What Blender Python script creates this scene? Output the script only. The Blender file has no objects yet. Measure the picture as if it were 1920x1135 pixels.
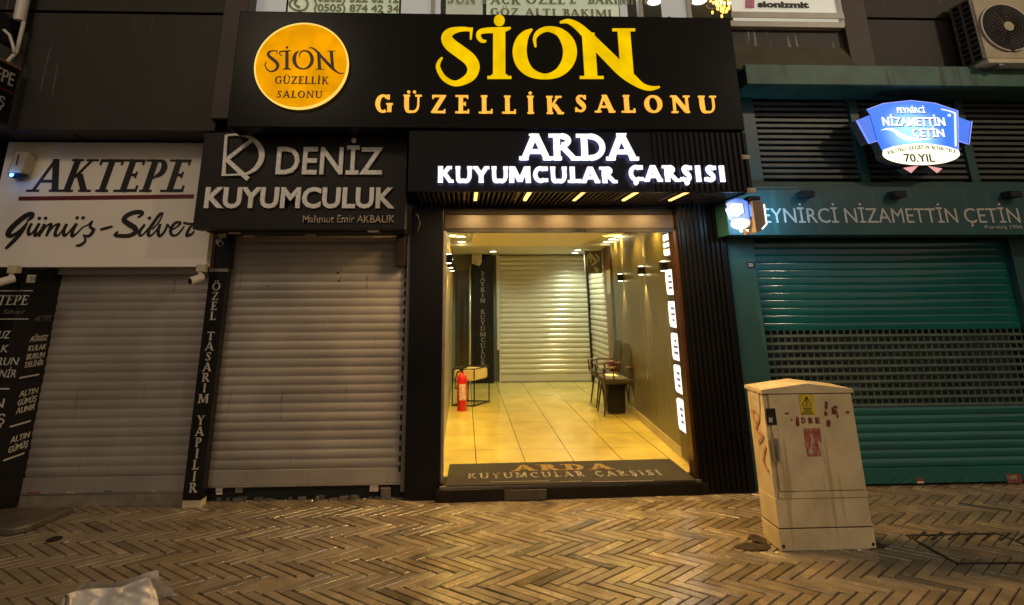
import bpy, bmesh, math, random
from mathutils import Vector, Matrix
random.seed(7)
S = bpy.context.scene; COL = S.collection
R = math.radians
# ---------------------------------------------------------------- camera
FPX, CX, CY = 1000.0, 909.03, 299.57
PITCH, YAW, ROLL = 0.249575, -0.0393375, 0.0055993
CAMH = 1.6
def _rot():
    cp, sp, cy, sy, cr, sr = (math.cos(PITCH), math.sin(PITCH), math.cos(YAW), math.sin(YAW), math.cos(ROLL), math.sin(ROLL))
    Rx = Matrix(((1,0,0),(0,cp,-sp),(0,sp,cp))); Rz = Matrix(((cy,-sy,0),(sy,cy,0),(0,0,1))); Ry = Matrix(((cr,0,sr),(0,1,0),(-sr,0,cr)))
    return Rz @ Rx @ Ry
MR = _rot()
cd = bpy.data.cameras.new('camera'); cam = bpy.data.objects.new('camera', cd); COL.objects.link(cam); S.camera = cam
cd.sensor_width = 36; cd.lens = FPX/1920*36; cd.shift_x = (960-CX)/1920; cd.shift_y = -(567.5-CY)/1920
cd.clip_start = 0.05; cd.clip_end = 500
right, fwd, up = MR.col[0], MR.col[1], MR.col[2]
cam.matrix_world = Matrix(((right[0], up[0], -fwd[0], 0),(right[1], up[1], -fwd[1], 0),(right[2], up[2], -fwd[2], CAMH),(0,0,0,1)))
# ---------------------------------------------------------------- world, exposure
W = bpy.data.worlds.new('World'); S.world = W; W.use_nodes = True
wn = W.node_tree; bg = wn.nodes['Background']
sky = wn.nodes.new('ShaderNodeTexSky'); sky.sky_type = 'NISHITA'; sky.sun_disc = False
sky.sun_elevation = R(-4); sky.sun_rotation = R(150)
mixw = wn.nodes.new('ShaderNodeMix'); mixw.data_type = 'RGBA'; mixw.inputs[0].default_value = 0.93
wn.links.new(sky.outputs[0], mixw.inputs[6]); mixw.inputs[7].default_value = (0.040, 0.029, 0.019, 1)   # town glow of the night sky
wn.links.new(mixw.outputs[2], bg.inputs[0]); bg.inputs[1].default_value = 0.15*1.6
S.view_settings.view_transform = 'Standard'; S.view_settings.look = 'None'; S.view_settings.exposure = 0; S.view_settings.gamma = 1
sd_ = bpy.data.lights.new('sun', 'SUN'); sun = bpy.data.objects.new('sun', sd_); COL.objects.link(sun)     # very soft glow of the lit street opposite
sd_.energy = .52; sd_.angle = R(75); sd_.color = (1, .80, .60); sun.rotation_euler = (R(64), 0, R(12))
LAMP_R, LAMP_L = 150, 66
# ---------------------------------------------------------------- helpers
def ray(x, y):
    d = MR @ Vector(((x-CX)/FPX, 1, -(y-CY)/FPX)); return d/d.y
def P(x, y, Y):                 # point of the plane Y = const seen at photo pixel x, y
    d = ray(x, y)*Y; return Vector((d.x, Y, CAMH+d.z))
def PX(x, y, X):                # point of the plane X = const
    d = ray(x, y); t = X/d.x; return Vector((X, t, CAMH+d.z*t))
def G(x, y, z=0):
    d = ray(x, y); t = (z-CAMH)/d.z; return Vector((d.x*t, t, z))

def M(name, col, rough=.6, metal=0., var=.12, scale=6., bump=0., bscale=60., emis=None, es=1., stretch=None, coat=0., rvar=0., spec=.5):
    m = bpy.data.materials.new(name); m.use_nodes = True; n = m.node_tree; b = n.nodes['Principled BSDF']
    b.inputs['Roughness'].default_value = rough; b.inputs['Metallic'].default_value = metal
    b.inputs['Specular IOR Level'].default_value = spec
    b.inputs['Coat Weight'].default_value = coat; b.inputs['Coat Roughness'].default_value = .15
    tc = n.nodes.new('ShaderNodeTexCoord'); mp = n.nodes.new('ShaderNodeMapping'); n.links.new(tc.outputs['Object'], mp.inputs[0])
    if stretch: mp.inputs['Scale'].default_value = stretch
    nz = n.nodes.new('ShaderNodeTexNoise'); nz.inputs['Scale'].default_value = scale; nz.inputs['Detail'].default_value = 6
    n.links.new(mp.outputs[0], nz.inputs['Vector'])
    cr = n.nodes.new('ShaderNodeValToRGB'); cr.color_ramp.elements[0].position = .3; cr.color_ramp.elements[1].position = .7
    lo = tuple(c*(1-var) for c in col)+(1,); hi = tuple(min(1, c*(1+var)) for c in col)+(1,)
    cr.color_ramp.elements[0].color = lo; cr.color_ramp.elements[1].color = hi
    n.links.new(nz.outputs[0], cr.inputs[0]); n.links.new(cr.outputs[0], b.inputs['Base Color'])
    if rvar:
        mr = n.nodes.new('ShaderNodeMapRange'); mr.inputs[3].default_value = max(.03, rough-rvar); mr.inputs[4].default_value = min(1, rough+rvar)
        mr.inputs[1].default_value = .3; mr.inputs[2].default_value = .7
        n.links.new(nz.outputs[0], mr.inputs[0]); n.links.new(mr.outputs[0], b.inputs['Roughness'])
    if bump:
        n2 = n.nodes.new('ShaderNodeTexNoise'); n2.inputs['Scale'].default_value = bscale; n2.inputs['Detail'].default_value = 4
        n.links.new(mp.outputs[0], n2.inputs['Vector'])
        bp = n.nodes.new('ShaderNodeBump'); bp.inputs['Strength'].default_value = bump; bp.inputs['Distance'].default_value = .01
        n.links.new(n2.outputs[0], bp.inputs['Height']); n.links.new(bp.outputs[0], b.inputs['Normal'])
    if emis:
        e2 = n.nodes.new('ShaderNodeMix'); e2.data_type = 'RGBA'
        e2.inputs[6].default_value = tuple(c*(1-var) for c in emis)+(1,); e2.inputs[7].default_value = tuple(emis)+(1,)
        mr = n.nodes.new('ShaderNodeMapRange'); mr.inputs[1].default_value = .35; mr.inputs[2].default_value = .65
        n.links.new(nz.outputs[0], mr.inputs[0]); n.links.new(mr.outputs[0], e2.inputs[0])
        n.links.new(e2.outputs[2], b.inputs['Emission Color']); b.inputs['Emission Strength'].default_value = es
    m['np'] = 1
    return m
def streaks(m, col, amount=.62, sx=28, sz=1.3):
    """vertical drips and runs with a shape of their own over the base colour"""
    n = m.node_tree; b = n.nodes['Principled BSDF']; src = b.inputs['Base Color'].links[0].from_socket
    tc = n.nodes.new('ShaderNodeTexCoord'); mp = n.nodes.new('ShaderNodeMapping'); mp.inputs['Scale'].default_value = (sx, sx, sz)
    n.links.new(tc.outputs['Object'], mp.inputs[0])
    nz = n.nodes.new('ShaderNodeTexNoise'); nz.inputs['Scale'].default_value = 1; nz.inputs['Detail'].default_value = 3; n.links.new(mp.outputs[0], nz.inputs[0])
    mr = n.nodes.new('ShaderNodeMapRange'); mr.inputs[1].default_value = amount; mr.inputs[2].default_value = amount+.09; n.links.new(nz.outputs[0], mr.inputs[0])
    mx = n.nodes.new('ShaderNodeMix'); mx.data_type = 'RGBA'; n.links.new(mr.outputs[0], mx.inputs[0]); n.links.new(src, mx.inputs[6]); mx.inputs[7].default_value = tuple(col)+(1,)
    n.links.new(mx.outputs[2], b.inputs['Base Color']); return m

class MB:
    def __init__(s): s.v = []; s.f = []; s.c = []
    def add(s, vs, fs, col=None):
        o = len(s.v); s.v += [tuple(v) for v in vs]; s.f += [tuple(o+i for i in f) for f in fs]; s.c += [col]*len(fs); return s
    def box(s, x0, x1, y0, y1, z0, z1, **k):
        vs = [(x,y,z) for z in (z0,z1) for y in (y0,y1) for x in (x0,x1)]
        return s.add(vs, [(0,2,3,1),(4,5,7,6),(0,1,5,4),(2,6,7,3),(0,4,6,2),(1,3,7,5)], **k)
    def prism(s, pts, off):      # closed polygon (3D points) swept by vector off
        n = len(pts); off = Vector(off); a = [Vector(p) for p in pts]; b = [p+off for p in a]
        return s.add(a+b, [tuple(range(n)), tuple(range(2*n-1, n-1, -1))]+[(i, i+n, (i+1)%n+n, (i+1)%n) for i in range(n)])
    def tube(s, pts, r, n=10):
        pts = [Vector(p) for p in pts]; rs = r if isinstance(r, (list, tuple)) else [r]*len(pts); o = len(s.v); base = o; ref = None
        for i, p in enumerate(pts):
            d = (pts[min(i+1, len(pts)-1)]-pts[max(i-1, 0)]).normalized()
            if ref is None: ref = Vector((0,0,1)) if abs(d.z) < .9 else Vector((1,0,0))
            a = d.cross(ref).normalized(); b = d.cross(a).normalized(); ref = -b if False else ref
            for k in range(n):
                t = 2*math.pi*k/n; s.v.append(tuple(p+(a*math.cos(t)+b*math.sin(t))*rs[i]))
        for i in range(len(pts)-1):
            for k in range(n):
                s.f.append((base+i*n+k, base+i*n+(k+1)%n, base+(i+1)*n+(k+1)%n, base+(i+1)*n+k)); s.c.append(None)
        s.f.append(tuple(base+k for k in range(n))[::-1]); s.f.append(tuple(base+(len(pts)-1)*n+k for k in range(n))); s.c += [None, None]
        return s
    def disc(s, c, r, ax='y', h=.01, n=28):
        c = Vector(c); d = {'x': Vector((1,0,0)), 'y': Vector((0,1,0)), 'z': Vector((0,0,1))}[ax]
        return s.tube([c-d*h/2, c+d*h/2], r, n)
    def lathe(s, c, prof, n=24):
        base = len(s.v)
        for (r, z) in prof:
            for k in range(n):
                t = 2*math.pi*k/n; s.v.append((c[0]+r*math.cos(t), c[1]+r*math.sin(t), c[2]+z))
        for i in range(len(prof)-1):
            for k in range(n):
                s.f.append((base+i*n+k, base+i*n+(k+1)%n, base+(i+1)*n+(k+1)%n, base+(i+1)*n+k)); s.c.append(None)
        return s
    def build(s, name, mat, parent=None, bevel=0., smooth=False, auto=None):
        off = Vector(parent['_org']) if parent is not None and '_org' in parent else Vector((0,0,0))
        me = bpy.data.meshes.new(name); me.from_pydata([tuple(Vector(v)-off) for v in s.v], [], s.f); me.materials.append(mat)
        if any(c is not None for c in s.c):
            ca = me.color_attributes.new('tone', 'FLOAT_COLOR', 'CORNER')
            for p in me.polygons:
                c = s.c[p.index] or (.5,.5,.5)
                for li in p.loop_indices: ca.data[li].color = (c[0], c[1], c[2], 1)
        bm = bmesh.new(); bm.from_mesh(me); bmesh.ops.recalc_face_normals(bm, faces=bm.faces)
        bm.to_mesh(me); bm.free()
        if smooth:
            for p in me.polygons: p.use_smooth = True
            if auto: me.set_sharp_from_angle(angle=R(auto))
        o = bpy.data.objects.new(name, me); COL.objects.link(o)
        if bevel:
            md = o.modifiers.new('bevel', 'BEVEL'); md.width = bevel; md.segments = 2; md.limit_method = 'ANGLE'
        if parent is not None:
            o.parent = parent
            o['_org'] = tuple(off)
        return o
def box(*a): return MB().box(*a)
def tag(o, label, cat, group=None):
    o['label'] = label; o['category'] = cat
    if group: o['group'] = group
    return o
def thing(name, label, cat, loc=(0,0,0), group=None):
    o = bpy.data.objects.new(name, None); COL.objects.link(o); o.location = loc; o.empty_display_size = .1; o['_org'] = tuple(loc)
    return tag(o, label, cat, group)
def sub(o, p): o.parent = p; return o
def struct(o): o['kind'] = 'structure'; return o
def copy_tree(o, parent=None):
    c = o.copy(); COL.objects.link(c); c.parent = parent
    for ch in list(o.children): copy_tree(ch, c)
    return c
# ---------------------------------------------------------------- lettering
def catmull(pts, n=8):
    q = [pts[0]]+list(pts)+[pts[-1]]; out = []
    for i in range(1, len(q)-2):
        for k in range(n):
            t = k/n; out.append(tuple(.5*(2*q[i][j]+(q[i+1][j]-q[i-1][j])*t+(2*q[i-1][j]-5*q[i][j]+4*q[i+1][j]-q[i+2][j])*t*t+(3*q[i][j]-q[i-1][j]-3*q[i+1][j]+q[i+2][j])*t**3) for j in range(3)))
    out.append(tuple(q[-2])); return out
def ribbon(pts, curve=True, n=8):
    p = catmull(pts, n) if curve and len(pts) > 2 else list(pts)
    L, Rr = [], []
    for i in range(len(p)):
        a = p[max(i-1, 0)]; b = p[min(i+1, len(p)-1)]; dx, dy = b[0]-a[0], b[1]-a[1]; l = math.hypot(dx, dy) or 1; nx, ny = -dy/l, dx/l; w = max(p[i][2], .001)/2
        L.append((p[i][0]+nx*w, p[i][1]+ny*w)); Rr.append((p[i][0]-nx*w, p[i][1]-ny*w))
    return L, Rr
class Ink:                       # collects flat strokes, each a hair prouder than the last, on a plane o + u*x + v*y, normal n
    def __init__(s, o, u, v, depth=.01):
        s.o, s.u, s.v = Vector(o), Vector(u), Vector(v); s.n = s.u.cross(s.v).normalized(); s.d = depth; s.mb = MB(); s.k = 0
    def at(s, x, y, d): return s.o+s.u*x+s.v*y+s.n*d
    def strip(s, L, Rr):
        d = s.d+.00025*(s.k % 9); s.k += 1; n = len(L)
        vs = [s.at(*p, d) for p in L]+[s.at(*p, d) for p in Rr]+[s.at(*p, 0) for p in L]+[s.at(*p, 0) for p in Rr]
        fs = [(i, i+1, n+i+1, n+i) for i in range(n-1)]
        fs += [(i, 2*n+i, 2*n+i+1, i+1) for i in range(n-1)]+[(n+i, n+i+1, 3*n+i+1, 3*n+i) for i in range(n-1)]
        fs += [(0, n, 3*n, 2*n), (n-1, 3*n-1, 4*n-1, 2*n-1)]
        s.mb.add(vs, fs)
    def stroke(s, pts, curve=True, n=8): s.strip(*ribbon(pts, curve, n))
    def dot(s, x, y, r, ry=None):
        ry = ry or r; L = []; Q = []
        for i in range(13):
            t = math.pi*i/12; L.append((x-r*math.cos(t), y+ry*math.sin(t))); Q.append((x-r*math.cos(t), y-ry*math.sin(t)))
        s.strip(L, Q)
    def poly(s, pts):
        d = s.d+.00025*(s.k % 9); s.k += 1; s.mb.prism([s.at(*p, 0) for p in pts], s.n*d)
    def build(s, name, mat, parent): return s.mb.build(name, mat, parent)
def arc(cx, cy, rx, ry, a0, a1, T, t, n=14):
    out = []
    for i in range(n+1):
        a = R(a0+(a1-a0)*i/n); w = t+(T-t)*abs(math.cos(a))**1.3; out.append((cx+rx*math.cos(a), cy+ry*math.sin(a), w))
    return out
def glyph(ch, T, t, sf):
    """seriffed capital: width, straight strokes, curved strokes, dots, serif centres"""
    l, c, dots, se = [], [], [], []
    base = {'Ü':'U','Ö':'O','Ç':'C','Ş':'S','İ':'I','Ğ':'G'}.get(ch, ch)
    h = T/2
    if base == 'A': w=.82; l=[(.1,0,.41,1,t),(.41,1,.72,0,T),(.22,.32,.6,.32,t)]; se=[(.1,0),(.72,0)]; 
    elif base == 'B': w=.62; l=[(.12+h,0,.12+h,1,T),(.12,1-t/2,.32,1-t/2,t),(.12,.53,.34,.53,t),(.12,t/2,.34,t/2,t)]; c=[arc(.32,.765,.2-h*.3,.235-t/2,90,-90,T,t),arc(.34,.265,.22-h*.3,.265-t/2,90,-90,T,t)]; se=[(.12,1,'l'),(.12,0,'l')]
    elif base == 'C': w=.78; c=[arc(.42,.5,.34-h,.5-t/2,48,312,T,t)]; l=[(.42+.225,1,.42+.225,.74,t),(.42+.225,.26,.42+.225,.0+.04,t)]
    elif base == 'G': w=.84; c=[arc(.42,.5,.34-h,.5-t/2,48,300,T,t)]; l=[(.42+.225,1,.42+.225,.74,t),(.70,.04,.70,.44,T*.9)]; se=[(.70,.44)]
    elif base == 'D': w=.84; l=[(.12+h,0,.12+h,1,T),(.12,1-t/2,.36,1-t/2,t),(.12,t/2,.36,t/2,t)]; c=[arc(.35,.5,.42-h,.5-t/2,90,-90,T,t)]; se=[(.12,1,'l'),(.12,0,'l')]
    elif base == 'E': w=.62; l=[(.12+h,0,.12+h,1,T),(.12,1-t/2,.54,1-t/2,t),(.12,.52,.44,.52,t),(.12,t/2,.58,t/2,t),(.54-t/4,1,.54-t/4,.82,t*.7),(.58-t/4,0,.58-t/4,.2,t*.7),(.44-t/4,.42,.44-t/4,.62,t*.6)]; se=[(.12,1,'l'),(.12,0,'l')]
    elif base == 'I': w=.24+T; l=[(w/2,0,w/2,1,T)]; se=[(w/2,0),(w/2,1)]
    elif base == 'K': w=.8; l=[(.12+h,0,.12+h,1,T),(.2+h,.42,.62,1,t),(.3+h,.55,.7,0,T)]; se=[(.12+h,0),(.12+h,1),(.62,1),(.7,0)]
    elif base == 'L': w=.62; l=[(.12+h,0,.12+h,1,T),(.12,t/2,.58,t/2,t),(.58-t/4,0,.58-t/4,.22,t*.7)]; se=[(.12+h,1),(.12,0,'l')]
    elif base == 'M': w=1.0; l=[(.13,0,.16,1,t),(.18,1,.5,.06,T),(.5,.06,.8,1,t),(.84,1,.87,0,T)]; se=[(.13,0),(.87,0),(.14,1,'l'),(.86,1,'r')]
    elif base == 'N': w=.86; l=[(.14,0,.14,1,t),(.15,1,.72,.02,T),(.72,0,.72,1,t)]; se=[(.14,0),(.14,1,'l'),(.72,1)]
    elif base == 'O': w=.9; c=[arc(.45,.5,.4-h,.5-t/2,0,360,T,t,28)]
    elif base == 'P': w=.66; l=[(.12+h,0,.12+h,1,T),(.12,1-t/2,.34,1-t/2,t),(.12,.44,.34,.44,t)]; c=[arc(.34,.72,.26-h,.28-t/2,90,-90,T,t)]; se=[(.12+h,0),(.12,1,'l')]
    elif base == 'R': w=.78; l=[(.12+h,0,.12+h,1,T),(.12,1-t/2,.34,1-t/2,t),(.12,.48,.36,.48,t),(.36,.5,.68,0,T)]; c=[arc(.34,.74,.26-h,.26-t/2,90,-90,T,t)]; se=[(.12+h,0),(.12,1,'l'),(.68,0)]
    elif base == 'S': w=.62; c=[[(.52,.8,t),(.42,.95-t/3,t),(.28,.96-t/3,t*1.1),(.15+h*.4,.82,T*.75),(.2+h*.3,.65,T*.95),(.33,.52,T*1.1),(.46-h*.3,.38,T*.95),(.5-h*.4,.2,T*.75),(.35,.04+t/3,t*1.1),(.2,.05+t/3,t),(.1,.2,t)]]; l=[(.52,.98,.52,.74,t*.7),(.1,.02,.1,.26,t*.7)]
    elif base == 'T': w=.74; l=[(.37,0,.37,1,T),(.06,1-t/2,.68,1-t/2,t),(.07,1,.07,.82,t*.7),(.67,1,.67,.82,t*.7)]; se=[(.37,0)]
    elif base == 'U': w=.84; c=[[(.13+h*.6,1,T),(.13+h*.6,.6,T),(.14+h*.6,.32,T),(.24,.1,(T+t)/2),(.42,t/2,t),(.6,.1,t),(.7,.32,t),(.71,.6,t),(.71,1,t)]]; se=[(.13+h*.6,1),(.71,1)]
    elif base == 'Y': w=.76; l=[(.12,1,.38,.45,T),(.38,.45,.64,1,t),(.38,0,.38,.5,T)]; se=[(.12,1),(.64,1),(.38,0)]
    elif base == 'Z': w=.7; l=[(.1,1-t/2,.6,1-t/2,t),(.58,.99,.12,.02,T),(.08,t/2,.62,t/2,t),(.1,1,.1,.8,t*.7),(.62,0,.62,.2,t*.7)]
    elif base == '-': w=.5; l=[(.1,.4,.4,.4,T)]
    elif base == '.': w=.25; dots=[(.12,.05,.07)]
    elif base == ' ': w=.42
    else: w=.5
    m = w/2
    if ch in 'ÜÖ': dots = [(m-.15,1.17,.07),(m+.11,1.17,.07)]
    if ch == 'İ': dots = [(m,1.17,.075)]
    if ch in 'ÇŞ': l.append((m, 0, m, -.14, t)); dots = [(m-.01,-.17,.07)]
    for q in se:
        x, y = q[:2]; k = q[2] if len(q) > 2 else ''
        yy = y+(t*.38 if y < .5 else -t*.38); a = sf+T*.42
        l.append((x-(a if k != 'r' else .02), yy, x+(a if k != 'l' else .02), yy, t*.76))
    return w, l, c, dots
def serif(ink, s, x0, x1, y0, y1, T=.14, t=.07, sf=.07, slant=0., gap=.06, adv=None):
    cells = [glyph(ch, T, t, sf) for ch in s]; total = sum(c[0] for c in cells)+gap*(len(s)-1)
    sx = (x1-x0)/total; sy = y1-y0; x = 0
    for (w, l, c, dots) in cells:
        def f(px, py): return (x0+(x+px+slant*(py-0))*sx, y0+py*sy)
        k = (abs(sx)+abs(sy))/2
        for (ax, ay, bx, by, wd) in l:
            (X0, Y0), (X1, Y1) = f(ax, ay), f(bx, by)
            horiz = abs(by-ay) < .02
            ww = wd*(sy if horiz else sx)
            if horiz or abs(ax-bx) < .02: ink.stroke([(X0, Y0, ww), (X1, Y1, ww)], False)
            else:   # slanted stems keep horizontal cuts
                hw = ww*.53; ink.strip([(X0-hw, Y0), (X1-hw, Y1)], [(X0+hw, Y0), (X1+hw, Y1)])
        for cc in c:
            cv = lambda wd: (lambda q: t*sy*(1-q)+T*sx*q)(min(1, max(0, (wd-t)/(T-t)))) if T > t+.001 else wd*k
            ink.stroke([f(a, b)+(cv(wd),) for a, b, wd in cc], True, 3)
        for (a, b, r) in dots: X0, Y0 = f(a, b); ink.dot(X0, Y0, r*sx, r*sy)
        x += w+gap
_cap = {}
def sans(s, o, u, v, width, cap, depth, name, mat, parent, bold=0., shear=0., space=1.):
    """the built-in face, fitted to a width and a capital height on the plane o + u*x + v*y"""
    def mk(txt):
        c = bpy.data.curves.new('tmp', 'FONT'); c.body = txt; c.extrude = .5; c.offset = bold; c.shear = shear; c.space_character = space; c.resolution_u = 3
        ob = bpy.data.objects.new('tmp', c); COL.objects.link(ob); bpy.context.view_layer.update()
        me = bpy.data.meshes.new_from_object(ob.evaluated_get(bpy.context.evaluated_depsgraph_get())); bpy.data.objects.remove(ob); bpy.data.curves.remove(c); return me
    if bold not in _cap:
        me = mk('H'); _cap[bold] = (min(q.co.y for q in me.vertices), max(q.co.y for q in me.vertices))
    b0, b1 = _cap[bold]; me = mk(s); xs = [q.co.x for q in me.vertices]; x0, x1 = min(xs), max(xs)
    u, v, o = Vector(u), Vector(v), Vector(o); n = u.cross(v).normalized(); off = Vector(parent['_org']) if parent is not None else Vector((0,0,0))
    for q in me.vertices:
        q.co = o+u*((q.co.x-x0)/(x1-x0)*width)+v*((q.co.y-b0)/(b1-b0)*cap)+n*((q.co.z+.5)*depth)-off
    me.name = name; me.materials.clear(); me.materials.append(mat)
    ob = bpy.data.objects.new(name, me); COL.objects.link(ob)
    if parent is not None: ob.parent = parent; ob['_org'] = tuple(off)
    return ob
EX, EZ = Vector((1,0,0)), Vector((0,0,1))
def sansP(s, xl, xr, yb, yt, Y, depth, name, mat, parent, **k):     # fit between photo pixels on a plane Y
    a = P(xl, yb, Y); b = P(xr, yb, Y); t = P((xl+xr)/2, yt, Y)
    zb = P((xl+xr)/2, yb, Y).z
    return sans(s, (a.x, Y, zb), EX, EZ, b.x-a.x, t.z-zb, depth, name, mat, parent, **k)
def serifP(s, xl, xr, yb, yt, Y, depth, name, mat, parent, **k):
    a = P(xl, yb, Y); b = P(xr, yb, Y); m = (xl+xr)/2; ink = Ink((0, Y, 0), EX, EZ, depth)
    serif(ink, s, a.x, b.x, P(m, yb, Y).z, P(m, yt, Y).z, **k); return ink.build(name, mat, parent)
class TraceInk(Ink):             # strokes traced on the photograph, laid flat on a plane Y = const
    def __init__(s, ox, oy, sc, Y, depth=.01):
        super().__init__((0, Y, 0), EX, EZ, depth); s.ox, s.oy, s.sc, s.Y = ox, oy, sc, Y
    def m(s, x, y): p = P(s.ox+x/s.sc, s.oy+y/s.sc, s.Y); return p.x, p.z
    def tr(s, pts, curve=True):
        k = (s.m(pts[0][0]+50, pts[0][1])[0]-s.m(pts[0][0], pts[0][1])[0])/50
        s.stroke([s.m(a, b)+(w*k,) for a, b, w in pts], curve)
    def td(s, x, y, r):
        a = s.m(x, y); b = s.m(x+r, y); c = s.m(x, y-r); s.dot(a[0], a[1], b[0]-a[0], c[1]-a[1])
    def tp(s, pts): s.poly([s.m(*p) for p in pts])
# ---------------------------------------------------------------- materials
m_black = M('black_metal', (.007,.0065,.006), .35, 0, .3, 3, rvar=.1, spec=.3)
m_fascia = M('fascia_black', (.006,.005,.004), .3, 0, .2, 3, spec=.12)
m_blackfl = M('black_fluted', (.003,.003,.0035), .28, 0, .2, 3, spec=.22)
m_board = M('dark_board', (.014,.011,.009), .5, 0, .2, 4, spec=.3)
m_panel = streaks(M('charcoal_cladding', (.023,.018,.0145), .62, 0, .25, 1.3, .06, 90), (.11,.10,.09), .68, 22, 1.2)
m_pil = M('brown_pilaster', (.050,.030,.022), .55, 0, .2, 3)
m_white = M('white_acrylic', (.86,.79,.70), .45, 0, .05, 1.5)
m_ink = M('black_vinyl', (.012,.010,.010), .5)
m_red = M('dark_red', (.13,.012,.012), .45)
m_shut = streaks(M('painted_shutter', (.285,.255,.225), .42, .1, .20, 1.7, .08, 60, rvar=.08), (.17,.145,.12), .67, 26, 2.0)
m_shutin = M('cream_shutter', (.50,.47,.36), .22, .1, .06, 3, rvar=.05)
m_steel = M('brushed_steel', (.35,.32,.29), .3, .8, .15, 12)
m_chrome = M('chrome_letters', (.92,.86,.82), .42, .05, .16, 40, .5, 45)
m_gold = M('gold_letters', (.34,.27,.18), .28, .9, .3, 30, .5, 60)
m_pave = None
m_teal = streaks(M('teal_paint', (.013,.060,.060), .40, 0, .16, 2.5, .04, 100), (.026,.088,.076), .60, 10, .8)
m_tealsh = M('teal_shutter', (.008,.092,.085), .10, 0, .12, 2, rvar=.05)
m_tealdk = M('teal_grey', (.035,.052,.045), .45, .1, .2, 4)
m_tealbeam = streaks(M('weathered_teal', (.050,.135,.105), .5, 0, .3, 5, .1, 70), (.025,.055,.04), .60, 14, 1.0)
m_dark = M('dark_void', (.006,.006,.006), .8)
m_dust = M('dusty_concrete', (.10,.085,.065), .85, 0, .3, 12, .3, 60)
m_plwhite = M('white_plastic', (.62,.57,.50), .4, 0, .06)
m_cream = M('cream_casing', (.52,.44,.30), .45, 0, .14, 6)
m_yellow = M('yellow_lit_acrylic', (.10,.04,.0), .6, 0, .26, 5.5, emis=(.96,.38,.0), es=1.0, spec=.05)
m_ylet = M('yellow_lit_letters', (.1,.07,.0), .6, 0, .22, 7, emis=(1.0,.62,.0), es=1.0, spec=.05)
m_ysm = M('amber_lit_letters', (.5,.3,.0), .4, 0, .18, 14, emis=(1.1,.50,.06), es=1.0)
m_rim = M('lit_rim', (.5,.3,.1), .4, 0, .05, emis=(1.0,.66,.12), es=1.0)
m_wlet = M('white_lit_letters', (.8,.8,.8), .4, 0, .02, emis=(.97,.98,1.0), es=1.02)
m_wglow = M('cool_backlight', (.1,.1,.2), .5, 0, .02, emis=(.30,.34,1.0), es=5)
m_brown = M('brown_vinyl', (.06,.018,.006), .5)
m_dgrey = M('grey_letters', (.42,.42,.42), .45, 0, .1)

# ================================================================ GROUND
def pavement():
    m = M('paving_stone', (.205,.160,.102), .23, 0, .24, 6, .22, 70, rvar=.10, spec=1.0)
    n = m.node_tree; b = n.nodes['Principled BSDF']; src = b.inputs['Base Color'].links[0].from_socket
    at = n.nodes.new('ShaderNodeAttribute'); at.attribute_name = 'tone'
    mx = n.nodes.new('ShaderNodeMix'); mx.data_type = 'RGBA'; mx.blend_type = 'MULTIPLY'; mx.inputs[0].default_value = 1
    n.links.new(src, mx.inputs[6]); n.links.new(at.outputs['Color'], mx.inputs[7]); n.links.new(mx.outputs[2], b.inputs['Base Color'])
    mb = MB(); Wd = .0735; Ln = 4.8; ys = .70; rnd = random.Random(3); c45 = math.sqrt(.5)
    def place(ax, ay, bx, by):
        g = .06; ax += g; ay += g; bx -= g; by -= g
        def tr(x, y, z): return ((x+y)*c45*Wd+.02, (y-x)*c45*Wd*ys+3.865, z)
        cx, cy, _ = tr((ax+bx)/2, (ay+by)/2, 0)
        if not (-7 < cx < 9 and .3 < cy < 5.05): return
        z0 = rnd.uniform(-.0015, .0015); tx = rnd.uniform(-.0012, .0012); ty = rnd.uniform(-.0012, .0012)
        if rnd.random() < .04: tx *= 3; z0 -= .002
        worn = 1 if cx > -.1 else max(.35, 1+.5*(cx+.1))
        e = .05
        top = [(ax+e, ay+e, z0+tx+ty), (bx-e, ay+e, z0-tx+ty), (bx-e, by-e, z0-tx-ty), (ax+e, by-e, z0+tx-ty)]
        bot = [(ax, ay), (bx, ay), (bx, by), (ax, by)]
        k = 1+rnd.gauss(0, .14)*worn; hue = rnd.uniform(-.05, .05)*worn
        if rnd.random() < .05: k *= .6
        if rnd.random() < .03: k *= 1.3
        vs = [tr(*p) for p in top]+[tr(p[0], p[1], z0-.004) for p in bot]+[tr(p[0], p[1], -.02) for p in bot]
        mb.add(vs, [(0,1,2,3)]+[(i, i+4, (i+1)%4+4, (i+1)%4) for i in range(4)]+[(i+4, i+8, (i+1)%4+8, (i+1)%4+4) for i in range(4)], col=(k+hue, k, k-hue))
    for a in range(-140, 160):
        for bb in range(-22, 22):
            ox, oy = a-Ln*bb, a+Ln*bb
            place(ox, oy, ox+Ln, oy+1)
            place(ox-1, oy, ox, oy+Ln)
    struct(mb.build('pavement', m))
    sand = M('joint_dirt', (.045,.035,.024), .9, 0, .4, 30, .5, 120)
    struct(box(-60, 60, -60, 60, -.3, -.0085).build('ground', sand))
pavement()
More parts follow.
